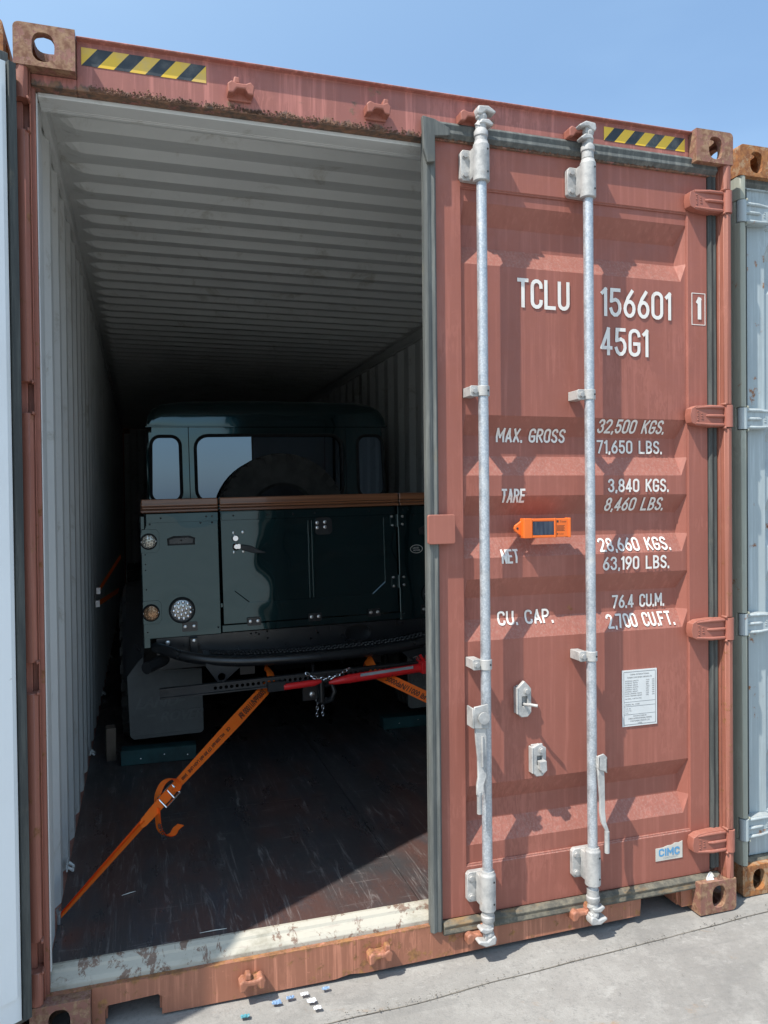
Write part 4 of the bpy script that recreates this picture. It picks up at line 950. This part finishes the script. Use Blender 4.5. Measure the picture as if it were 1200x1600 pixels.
# step plate with rows of raised punchings
g = G(); P = []
for p in pp:
    if abs(p.x-VC) < .62: P.append([(p.x, p.y+.012, p.z+.024), (p.x, p.y+.10, p.z+.030), (p.x, YR-.005, p.z+.018)])
g.grid(P, th=(0, 0, -.004)); st = g.build('tread_step', ['satin'], car)
g = G(); k = 0
for i, p in enumerate(smoothp([(VC+x, y, z) for x, y, z in pth], 12)):
    if abs(p.x-VC) < .58:
        for dy in (.03, .075): g.lathe([(.009, .0), (.008, .007), (.0055, .007), (.0055, .003)], (p.x, p.y+dy+(.012 if i % 2 else 0), p.z+.0275+dy*.04), 2, 8)
g.build('tread_stud', ['blackmetal'], st, kind='stuff')
for sx in (-1, 1):
    tri = G().prism([(VC+sx*.60, .756), (VC+sx*.43, .738), (VC+sx*.425, .728), (VC+sx*.515, .655), (VC+sx*.545, .655), (VC+sx*.605, .745)], 1, 1.590, 1.602)
    boolean(tri, [G().prism(oval(VC+sx*.525, .682, .038, .038, 16), 1, 1.55, 1.65)], ['blackmetal'], .001).build('recovery_eye', ['blackmetal'], car)
# exhaust
g = G().lathe([(.024, .0), (.030, .0), (.030, .30), (.024, .30), (.024, .02)], (0, 0, 0), 1, 18).xf(Matrix.Translation((VC-.885, 1.70, .735)) @ Matrix.Rotation(math.radians(-38), 4, 'Z') @ Matrix.Rotation(math.radians(6), 4, 'X')); g.build('exhaust_pipe', ['blackmetal'], car)
# hitch
ht = G().box(VC-.115, VC-.03, 1.60, 1.612, .512, .625).box(VC-.06, VC-.045, 1.612, 1.80, .53, .70).build('hitch_plate', ['satin'], car, bev=.003)
for z in (.600, .545): inst(STUD, 'bolt', ht, (VC-.065, 1.60, z), scale=1.5)
g = G().tube([(VC-.02, 1.575, .51), (VC-.02, 1.575, .66)], .017, 14); g.tube([(VC-.01, 1.60, .58), (VC+.035, 1.56, .60), (VC+.045, 1.555, .56), (VC+.03, 1.56, .52), (VC-.01, 1.59, .50)], [.016, .015, .014, .015, .016], 10); g.box(VC-.045, VC+.045, 1.58, 1.64, .60, .66); g.box(VC-.04, VC+.03, 1.57, 1.62, .50, .53)
g.build('pintle_hook', ['satin'], car, bev=.003)
def chain(path, name, parent, r=.0022, L=.020, mat='chrome'):
    pts = smoothp(path, 14); g = G(); d = 0; last = pts[0]; flip = 0
    for p in pts[1:]:
        if (p-last).length >= L*.78:
            c = (p+last)/2; ax = (p-last).normalized(); sd = ax.cross(Vector((0, 1, 0))).normalized(); 
            if flip: sd = ax.cross(sd).normalized()
            loop = [c+ax*(L*.5*math.cos(a))*1.0+sd*(L*.30*math.sin(a)) for a in [2*math.pi*k/10 for k in range(10)]]
            g.tube(loop, r, 6, closed=True); last = p; flip ^= 1
    return g.build(name, mat, parent)
chain([(VC-.04, 1.59, .52), (VC-.043, 1.585, .46), (VC-.045, 1.585, .425)], 'safety_chain', car)
chain([(VC-.02, 1.59, .52), (VC-.012, 1.585, .47), (VC-.016, 1.585, .425)], 'safety_chain', car)
# mud flaps
for sx in (-1, 1):
    poly = [(VC+sx*.98, .32), (VC+sx*.96, .30), (VC+sx*.61, .300), (VC+sx*.595, .315), (VC+sx*.595, .655), (VC+sx*.90, .665), (VC+sx*.90, .74), (VC+sx*.925, .72), (VC+sx*.985, .640)]
    fl = G().prism(poly, 1, 1.985, 1.995).build('mudflap', ['flapgrey'], car, bev=.002)
    G().ring([(VC+sx*.970, .315), (VC+sx*.605, .315), (VC+sx*.605, .650), (VC+sx*.970, .640)], [(VC+sx*.965, .320), (VC+sx*.610, .320), (VC+sx*.610, .645), (VC+sx*.965, .635)], 1, 1.981, 1.9845).build('flap_edge', ['flapgrey'], fl)
    cx = VC+sx*.79
    q = font_text('LAND', .082, (cx-.160, 1.9835, .465), (1, 0, 0), (0, 0, 1), 1.0, shear=.35, extrude=.004, bold=.002); q2 = font_text('ROVER', .076, (cx-.035, 1.9835, .385), (1, 0, 0), (0, 0, 1), .95, shear=.35, extrude=.004, bold=.002)
    q.add(q2.v, q2.f); q.box(cx+.065, cx+.10, 1.981, 1.9845, .485, .497); q.box(cx-.10, cx-.055, 1.981, 1.9845, .415, .427); q.build('raised_lettering', ['flaptext'], fl)
# wheels
def tyre_g(R, rw, w_):
    g = G(); h_ = w_/2
    g.lathe([(rw, -h_*.8), (rw+.02, -h_*.95), ((R+rw)/2, -h_*1.03), (R-.035, -h_*.98), (R-.012, -h_*.86), (R-.010, 0), (R-.012, h_*.86), (R-.035, h_*.98), ((R+rw)/2, h_*1.03), (rw+.02, h_*.95), (rw, h_*.8), (rw-.004, 0)], (0, 0, 0), 0, 48, closed=True)
    n = 26
    for k in range(n):
        for row, (xa, xb, ph) in enumerate(((-1.0, -.58, 0), (-.52, -.06, .45), (.04, .50, .1), (.56, 1.0, .55))):
            a0 = 2*math.pi*(k+ph)/n; a1 = a0+2*math.pi/n*.66
            tw = .05*(1 if row % 2 else -1)
            vs = []
            for r in (R-.022, R):
                for (a, x, t_) in ((a0, xa, 0), (a1, xa, 0), (a1+tw, xb, 0), (a0+tw, xb, 0)):
                    rr_ = r-(.006 if abs(x) > .95 and r == R else 0); vs.append((x*h_, rr_*math.cos(a), rr_*math.sin(a)))
            g.add(vs, [(0, 1, 2, 3), (7, 6, 5, 4), (0, 4, 5, 1), (1, 5, 6, 2), (2, 6, 7, 3), (3, 7, 4, 0)])
        for sd in (-1, 1):  # side biters
            a0 = 2*math.pi*(k+.2)/n; a1 = a0+2*math.pi/n*.5; vs = []
            for xx in (h_*.95, h_*1.05):
                for (a, r) in ((a0, R-.06), (a1, R-.06), (a1, R-.016), (a0, R-.016)): vs.append((sd*xx, r*math.cos(a), r*math.sin(a)))
            g.add(vs, [(0, 1, 2, 3), (7, 6, 5, 4), (0, 4, 5, 1), (1, 5, 6, 2), (2, 6, 7, 3), (3, 7, 4, 0)])
    return g
TM = mesh_only(tyre_g(.42, .205, .265), 'tyre', 'tyre')
rg = G().lathe([(.205, -.10), (.19, -.10), (.18, -.06), (.10, -.045), (.085, -.07), (.0, -.07)], (0, 0, 0), 0, 32)
rg.lathe([(.207, -.10), (.207, .10)], (0, 0, 0), 0, 32)
for k in range(8): rg.lathe([(.022, -.064), (.022, -.062)], (0, .14*math.cos(k*math.pi/4), .14*math.sin(k*math.pi/4)), 0, 10)
RM = mesh_only(rg, 'rim', 'rim')
def wheel(parent, pos, s_=-1):
    w2 = bpy.data.objects.new('wheel', RM); sc.collection.objects.link(w2); w2.parent = parent
    w2.matrix_basis = Matrix.Translation(Vector(pos)-rootloc(parent)) @ (Matrix.Rotation(math.pi, 4, 'Z') if s_ > 0 else Matrix.Identity(4))
    t2 = bpy.data.objects.new('tyre', TM); sc.collection.objects.link(t2); t2.parent = w2
for sx in (-1, 1):
    for yw in (2.58, 5.35): wheel(car, (VC+sx*.885, yw, FZ+.42), sx)
    # arch flare
    g = G(); P = []
    for k in range(13):
        a = math.pi*k/12; P.append([(VC+sx*.895, 2.58+.52*math.cos(a), .60+.50*math.sin(a)), (VC+sx*.985, 2.58+.50*math.cos(a), .60+.485*math.sin(a)), (VC+sx*1.005, 2.58+.485*math.cos(a), .60+.45*math.sin(a))])
    g.grid(P, sm=True, th=(0, 0, -.01)); g.build('wheel_arch', ['satin'], car)
# cab
YC = 3.05
prof = [(-.828, 1.00), (-.828, 1.60), (-.800, 2.075), (.800, 2.075), (.828, 1.60), (.828, 1.00)]
def outline(y, dz=0): return [(VC+x, z) for x, z in prof]
back = G().prism(outline(YC), 1, YC, YC+.03)
wl = [(x+(VC-.71-x)*.10*max(0, (z-1.6)/.4)*(1 if x < VC-.72 else 0), z) for x, z in rrect(VC-.818, VC-.618, 1.57, 2.010, .062, 6)]
wr = [(2*VC-x, z) for x, z in wl][::-1]
wm = rrect(VC-.520, VC+.505, 1.560, 2.015, .085, 5)
cut = [G().prism(w3, 1, YC-.05, YC+.1) for w3 in (wl, wr, wm)]
boolean(back, cut, ['green'], .002).build('cab_back', ['green'], car)
for w3, nm in ((wl, 'corner_window'), (wr, 'corner_window'), (wm, 'rear_window')):
    cx = sum(p[0] for p in w3)/len(w3); cz = sum(p[1] for p in w3)/len(w3)
    wo = G().tube([(p[0], YC-.002, p[1]) for p in w3], .011, 8, closed=True).build(nm, ['rubber'], car)
    if nm == 'rear_window':      # sliding window: left pane turned so that it reflects the bright outside
        pl_ = [(cx+(p[0]-cx)*.985, cz+(p[1]-cz)*.985) for p in w3]
        def half(sgn, xv):
            out = []
            for j in range(len(pl_)):
                p, q = pl_[j], pl_[(j+1) % len(pl_)]; ip, iq = (p[0]-xv)*sgn >= 0, (q[0]-xv)*sgn >= 0
                if ip: out.append(p)
                if ip != iq: k = (xv-p[0])/(q[0]-p[0]); out.append((xv, p[1]+k*(q[1]-p[1])))
            return out
        xl = min(p[0] for p in pl_); xv = VC-.135
        R = Matrix.Translation((xl, YC+.016, 0)) @ Matrix.Rotation(-.046, 4, 'Z') @ Matrix.Translation((-xl, -YC-.016, 0))
        G().prism(half(-1, xv), 1, YC+.014, YC+.018).xf(R).build('pane', ['glass'], wo)
        G().prism(half(1, xv-.01), 1, YC+.020, YC+.025).build('pane', ['glass'], wo)
        G().box(xv-.006, xv+.006, YC-.006, YC+.016, 1.565, 2.005).build('window_stop', ['rubber'], wo)
    else: G().prism([(cx+(p[0]-cx)*.985, cz+(p[1]-cz)*.985) for p in w3], 1, YC+.004, YC+.009).build('pane', ['glass'], wo)
G().box(VC-.565, VC-.560, YC-.003, YC-.0005, 1.56, 2.07).build('seam', ['rubber'], car); G().box(VC+.528, VC+.533, YC-.003, YC-.0005, 1.56, 2.07).build('seam', ['rubber'], car)
g = G(); sec = [(-.830, 2.078), (-.832, 2.10), (-.822, 2.15), (-.79, 2.205), (-.73, 2.238), (-.6, 2.256), (0, 2.268)]; sec += [(-x, z) for x, z in sec[-2::-1]]
rows = []
for y, k in ((YC-.012, .0), (YC-.014, .45), (YC-.004, .8), (YC+.03, .95), (YC+.12, 1.0), (4.9, 1.0), (5.05, .9)):
    rows.append([(VC+x*(.995+.005*k), y, 2.078+(z-2.078)*k) for x, z in sec])
g.grid(rows, sm=True); g.build('cab_roof', ['green'], car, ang=60)
g = G().prism([(YC-.022, 2.070), (YC-.022, 2.078), (YC+.03, 2.078), (YC+.03, 2.070)], 0, VC-.84, VC+.84); g.build('roof_gutter', ['green'], car, bev=.002)
for sx in (-1, 1):
    g = G(); g.add([(VC+sx*.826, YC+.031, 1.0), (VC+sx*.826, 5.0, 1.0), (VC+sx*.826, 5.0, 1.6), (VC+sx*.826, YC+.031, 1.6), (VC+sx*.80, YC+.031, 2.07), (VC+sx*.80, 4.85, 2.07), (VC+sx*.80, YC+.031, 2.03), (VC+sx*.80, 4.85, 2.03)], [(0, 1, 2, 3), (6, 7, 5, 4)])
    for y in (3.1, 4.0, 4.85): g.box(*sorted((VC+sx*.80, VC+sx*.82)), y, y+.07, 1.6, 2.04)
    g.build('cab_side', ['green'], car)
g = G().box(VC-.85, VC+.85, 5.0, 5.03, .9, 1.6); g.box(VC-.70, VC+.70, 5.03, 6.3, 1.0, 1.35); g.box(VC-.88, VC+.88, 4.9, 6.25, 1.02, 1.22); g.box(VC-.82, VC+.82, 3.06, 5.0, .78, .82); g.build('front_body', ['green'], car, bev=.02, seg=2)
for cx in (-.4, .4):
    g = G().box(VC+cx-.24, VC+cx+.24, 3.9, 4.4, 1.0, 1.2); g.box(VC+cx-.23, VC+cx+.23, 3.85, 3.98, 1.2, 1.72); g.box(VC+cx-.12, VC+cx+.12, 3.86, 3.96, 1.76, 1.92); g.build('seat', ['rubber'], car, bev=.03, seg=2)
g = G().tube([(VC-.5, YC+.25, 1.95), (VC+.5, YC+.25, 1.95)], .02, 8); g.build('roll_bar', ['satin'], car)
car.rotation_euler = (0, -.018, 0)
# spare wheel standing in the bed
sp = thing('spare_wheel', 'knobbly spare wheel standing in the truck bed behind the cab window', 'spare wheel', (VC-.02, 2.80, 1.03))
R90 = Matrix.Rotation(math.radians(90), 4, 'Z')
for nm, me in (('rim', RM), ('tyre', TM)):
    o = bpy.data.objects.new(nm, me); sc.collection.objects.link(o); o.parent = sp; o.matrix_basis = Matrix.Translation((0, 0, .42)) @ R90

# ------------------------------------------------------------------ farm jack across the bumper
jk = thing('farm_jack', 'long farm jack with perforated steel bar and red handle, lashed across the bumper', 'jack', (VC, 1.47, .68))
JX0, JX1, JZ = .395, 2.05, .665
g = G(); y0, y1 = 1.463, 1.472; n = int((JX1-JX0-.12)/.0262)
holes = []
x = JX0+.26; cells = []
g.box(JX0, JX0+.2475, y0, y1, JZ-.018, JZ+.018)
xc_ = JX0+.26
while xc_ < JX1-.03:
    a, b = xc_-.0125, xc_+.0137
    out = [(b, JZ), (b, JZ+.018), (xc_, JZ+.018), (a, JZ+.018), (a, JZ), (a, JZ-.018), (xc_, JZ-.018), (b, JZ-.018)]
    inn = [(xc_+.0088*math.cos(math.radians(45*k)), JZ+.0088*math.sin(math.radians(45*k))) for k in range(8)]
    g.ring(out, inn, 1, y0, y1); xc_ += .0262
g.box(JX0, JX1, y0-.012, y1+.012, JZ+.0182, JZ+.025); g.box(JX0, JX1, y0-.012, y1+.012, JZ-.025, JZ-.0182)
g.build('perforated_bar', ['blackmetal'], jk)
G().lathe([(.008, 0), (.008, -.001)], (JX0+.035, y0-.0002, JZ), 1, 10).build('end_hole', ['ink'], jk)
g = G().box(.905, .995, 1.435, 1.460, .620, .668); g.build('handle_clip', ['rubber'], jk, bev=.004)
g = G().tube([(.985, 1.445, .637), (1.14, 1.445, .642), (1.175, 1.445, .647)], [.0165, .0165, .010], 12); g.build('handle_tube', ['jackred'], jk)
g = G().tube([(1.215, 1.445, .634), (1.245, 1.445, .637), (1.32, 1.445, .643), (1.95, 1.445, .668)], [.007, .0165, .023, .023], 12); g.build('handle_tube', ['jackred'], jk)
G().box(1.375, 1.66, 1.421, 1.4225, .6525, .667).xf(Matrix.Translation((1.375, 0, .655)) @ Matrix.Rotation(-.04, 4, 'Y') @ Matrix.Translation((-1.375, 0, -.655))).build('decal', ['sticker_pale'], jk)
g = G().box(1.70, 1.76, 1.40, 1.49, .635, .70); g.box(1.74, 1.93, 1.42, 1.46, .66, .72); g.tube([(1.72, 1.43, .70), (1.70, 1.42, .73)], .008, 8); g.build('lifting_mechanism', ['jackred'], jk, bev=.006, seg=2)
g = G().tube([(1.665, 1.44, .715), (1.685, 1.438, .722), (1.695, 1.438, .705)], .0045, 8); g.build('shear_pin', ['chrome'], jk)
jk.rotation_euler = (0, -.0, 0)
chain([(1.100, 1.452, .694), (1.14, 1.42, .672), (1.19, 1.415, .664), (1.25, 1.415, .672), (1.335, 1.45, .700)], 'chain', jk, .0024, .024)
jk.rotation_euler = (0, -.030, 0)

# ------------------------------------------------------------------ lashing straps
def ribbon(path, wv, th=.0022):
    P = [[Vector(p)-Vector(w4)*.5, Vector(p)+Vector(w4)*.5] for p, w4 in zip(path, wv)]
    g = G(); g.grid([[tuple(a) for a in r] for r in P], sm=True)
    nrm = []
    for i in range(len(path)):
        d = (Vector(path[min(i+1, len(path)-1)])-Vector(path[max(i-1, 0)])); nrm.append(d.cross(Vector(wv[i])).normalized()*th)
    vs = [v for r in P for v in r]; vs2 = [v+nrm[i//2] for i, v in enumerate(vs)]
    g.add(vs2, [(2*i, 2*i+2, 2*i+3, 2*i+1) for i in range(len(path)-1)], 0, True)
    return g
def perp(d, v):
    d = Vector(d).normalized(); v = Vector(v); v = v-d*v.dot(d); return v.normalized()
def lash(A, K1, K0, B, label, tail=True):
    A, K1, K0, B = map(Vector, (A, K1, K0, B))
    s_ = 1 if B.x > A.x else -1
    st = thing('lashing_strap', label, 'lashing strap', tuple(A), 'orange straps tying down the truck')
    d = (B-A).normalized(); wf = perp(d, (.64*s_, -.25, -.72)); we = perp(d, (.30*s_, .9, -.2))
    # wide flat run buckle -> jack, loops over the bumper tube
    n = 14; path = [K0.lerp(B, k/n) for k in range(n+1)]; path += [B+Vector((.006*s_, .05, .035)), B+Vector((.008*s_, .10, .055)), B+Vector((.005*s_, .14, .02))]
    wv = [(wf*.84+we*.16*(1-min(k/6, 1))*2).normalized()*(.038+.018*min(1, k/8)) for k in range(len(path))]
    g = ribbon(path, wv); main = g.build('webbing', ['strap'], st)
    # printed legend on the flat run
    R = -d; U = wf*1.0
    def onrun(tx, size, t0, xs, al='LEFT'):
        o0 = K0.lerp(B, t0); nn = R.cross(U).normalized(); sgn = 1
        if nn.dot(Vector(CAM)-o0) < 0: sgn = -1
        Uu = U*sgn; nn = nn*sgn
        q = font_text(tx, size, o0+nn*.0035-Uu*size*.36, R, Uu, xs, al, bold=size*.018); q.build('print', ['ink'], st)
    onrun('5000daN/11000 lbf', .040, .905, .82); onrun('CE', .020, .50, 1.2); onrun('WLL 2500 daN  STF 300 daN', .019, .44, .9); onrun('LASH LINE   5000', .018, .19, 1)
    # two thin strands buckle -> wall ring
    for dv in (-1, 1):
        path = [A.lerp(K1, k/8)+we*0+Vector((0, 0, .006*dv))*(1-k/10)+wf*.006*dv for k in range(9)]
        w5 = [(we*.8+wf*.35*(k/8+.2)).normalized()*.026 for k in range(9)]
        ribbon(path, w5).build('webbing', ['strap'], st)
    # overlap between the two ends of the buckle
    path = [K1-d*.02, K1, K1.lerp(K0, .25), K1.lerp(K0, .5), K1.lerp(K0, .75), K0, K0+d*.02]
    ribbon([p+Vector((0, -.006, .002)) for p in path], [(wf*.8+we*.35).normalized()*x for x in (.020, .034, .040, .042, .040, .036, .03)]).build('webbing', ['strap'], st)
    ribbon([p+Vector((0, .004, -.004)) for p in path], [(wf*.75+we*.5).normalized()*x for x in (.02, .032, .038, .042, .044, .038, .034)]).build('webbing', ['strap'], st)
    K = K1.lerp(K0, .72)
    bk = G(); a = K+wf*.026+Vector((0, -.012, 0)); 
    bk.tube([a-d*.048, a+d*.048], .0042, 8); b2 = K-wf*.022+Vector((0, -.012, 0)); bk.tube([b2-d*.048, b2+d*.044], .0042, 8)
    bk.tube([a-d*.048, b2-d*.048], .0042, 8); bk.tube([a+d*.048, b2+d*.046], .0042, 8); bk.tube([a+d*.01, b2+d*.012], .0042, 8)
    bk.build('buckle', ['chrome'], st)
    hk = G().tube([A+Vector((0, 0, .02)), A+Vector((-.002*s_, .0, -.02))], .006, 8); hk.tube([A+Vector((0, -.02, .02)), A+Vector((-.006*s_, .0, .025)), A+Vector((0, .02, .02))], .005, 8); hk.build('lashing_ring', ['steel'], st)
    if tail:
        c = K+Vector((0, -.015, 0)); e = Vector((s_*1.0, 0, 0)); z = Vector((0, 0, 1)); wt = (Vector((.35*s_, -.75, .15))).normalized()
        pts = smoothp([c-e*.045-z*.035, c-e*.042+z*.010, c-e*.018+z*.055, c+e*.018+z*.066, c+e*.040+z*.040, c+e*.030+z*.012], 5)
        ribbon(pts, [(wt+e*.3).normalized()*.034]*len(pts)).build('webbing', ['strap'], st)
        c2 = K1.lerp(K0, .40)+Vector((0, -.012, 0))
        pts = smoothp([c2, c2-z*.040+e*.000, c2-z*.085+e*.006, c2-z*.112+e*.026, c2-z*.112+e*.052, c2-z*.092+e*.066, c2-z*.078+e*.085], 5)
        ws = [(e*.55+Vector((0, -.8, .1))).normalized()*(.030+.008*min(1, k/10)) for k in range(len(pts))]
        ribbon(pts, ws).build('webbing', ['strap'], st)
        # frayed end
        q = font_text('daN CRT', .020, pts[9]+Vector((-.006, -.02, .02)), (.25*s_, 0, -1), (1, 0, .2), .9, bold=.0006); q.build('print', ['ink'], st)
    return st
lash((.052, .315, .212), (.316, .688, .341), (.449, .876, .407), (.940, 1.545, .632), 'orange lashing strap with dangling tail and buckle, running to the left container wall')
lash((2.386, .315, .225), (2.14, .66, .35), (2.0, .86, .42), (1.485, 1.545, .645), 'orange lashing strap coming down behind the closed right door', tail=False)
# a third strap deep beside the wheel
def deep(A, B, label):
    A, B = Vector(A), Vector(B); s_ = thing('lashing_strap', label, 'lashing strap', tuple(A), 'orange straps tying down the truck')
    d = (B-A).normalized(); ribbon([A.lerp(B, k/6) for k in range(7)], [perp(d, (.3, 0, 1))*.04]*7).build('webbing', ['strap'], s_)
    G().box(A.x-.012, A.x+.012, A.y-.01, A.y+.02, A.z-.02, A.z+.02).build('hook', ['steel'], s_)
deep((.06, 2.85, 1.00), (.19, 3.05, 1.20), 'short orange strap end deep in the dark, upper one left of the truck')
deep((.06, 2.75, .93), (.17, 3.2, .96), 'short orange strap end deep in the dark, lower one left of the truck')

# ------------------------------------------------------------------ timber behind the wheels
def board(name, x0, x1, y0, y1, z1, rot, label, mat, cat='chock'):
    global XF
    r = thing(name, label, cat, ((x0+x1)/2, (y0+y1)/2, FZ)); g = G().box(x0, x1, y0, y1, FZ, z1); g.build('beam', [mat], r, bev=.003)
    if mat == 'chock':
        for k in range(3): g2 = G(); inst(STUD, 'nail', r, (x0+.1+.12*k, y0, FZ+.03+.012*(k % 2)), scale=.4)
    r.rotation_euler = (0, 0, rot)
board('wheel_chock', .205, .590, 1.91, 2.00, .248, -.03, 'green painted timber beam on the floor behind the left rear wheel', 'chock')
board('wheel_chock', 1.70, 2.18, 2.08, 2.17, .240, -.02, 'green painted timber beam behind the right rear wheel, half hidden by the door', 'chock')
board('timber_block', .125, .175, 2.02, 2.10, .345, .1, 'small upright raw timber block beside the left container wall', 'timber', 'timber block')

# ------------------------------------------------------------------ litter by the sill
lt = [(.60, -.045, .030, 'litter_cyan', 'crumpled turquoise film scrap nearest the camera under the sill edge'), (.60, -.095, .022, 'litter_cyan', 'second turquoise film scrap, lying farthest out from the container'),
      (.70, -.010, .030, 'litter_blue', 'crumpled blue film scrap in the shade of the sill'), (.745, .000, .026, 'litter_blue', 'blue film scrap tucked under the sill between two others'),
      (.79, .005, .026, 'litter_white', 'white paper scrap nearly under the sill, next to blue film'), (.805, -.035, .030, 'litter_white', 'round white paper scrap lying in the sun'),
      (.815, -.075, .026, 'litter_white', 'folded white paper scrap lowest of the white pieces'), (.86, .012, .024, 'litter_blue', 'pale blue scrap at the right end of the litter')]
for i, (x, y, s, m, lab) in enumerate(lt):
    r3 = random.Random(i); g = G(); n = 7; s *= .5
    for q_ in range(2):
        P = [[(x+s*(a/n-.5)*1.9+r3.uniform(-.12, .12)*s+.2*s*q_, y+s*(b/n-.5)*1.5+r3.uniform(-.12, .12)*s, .004+s*.30*abs(math.sin(a*1.9+i+q_*2)*math.cos(b*1.4+i))+r3.uniform(0, .15)*s) for a in range(n)] for b in range(n-1)]
        g.grid(P, th=(0, 0, -.0008))
    tag(g.build('litter_scrap', [m]), lab, 'litter', 'scraps of film and paper under the door sill')
for x, y, z, s_, m, lab in ((2.335, .020, .1185, .018, 'litter_white', 'pale shell like fragment on the lower right corner casting, left one'), (2.375, .012, .1185, .013, 'rust_crud', 'dark rusty lump on the lower right corner casting by the hinge'),
                    (2.352, .034, .1185, .015, 'sticker', 'yellowish chip behind the fragments on the lower right corner casting')):
    g = G(); g.add([(x-s_, y-.004, z), (x+s_*.8, y-.008, z), (x+s_, y+.01, z), (x-s_*.5, y+.012, z), (x-s_*.3, y, z+s_*1.5), (x+s_*.5, y+.004, z+s_*1.1)], [(0, 1, 5, 4), (1, 2, 5), (2, 3, 4, 5), (3, 0, 4), (0, 3, 2, 1)])
    tag(g.build('debris_fragment', [m], bev=.001), lab, 'debris', 'fragments on the corner casting')
for x, y, l, a, lab in ((.262, .49, .050, .35, 'short pale wood splinter on the dark floor near the left wall'), (.525, .150, .085, .0, 'long thin pale splinter on the floor by the threshold')):
    g = G().tube([(x-l/2*math.cos(a), y-l/2*math.sin(a), .1735), (x+l*.1*math.cos(a), y+l*.1*math.sin(a)+.001, .1738), (x+l/2*math.cos(a), y+l/2*math.sin(a), .1732)], [.0008, .0018, .0006], 6)
    tag(g.build('wood_splinter', ['sticker']), lab, 'splinter')
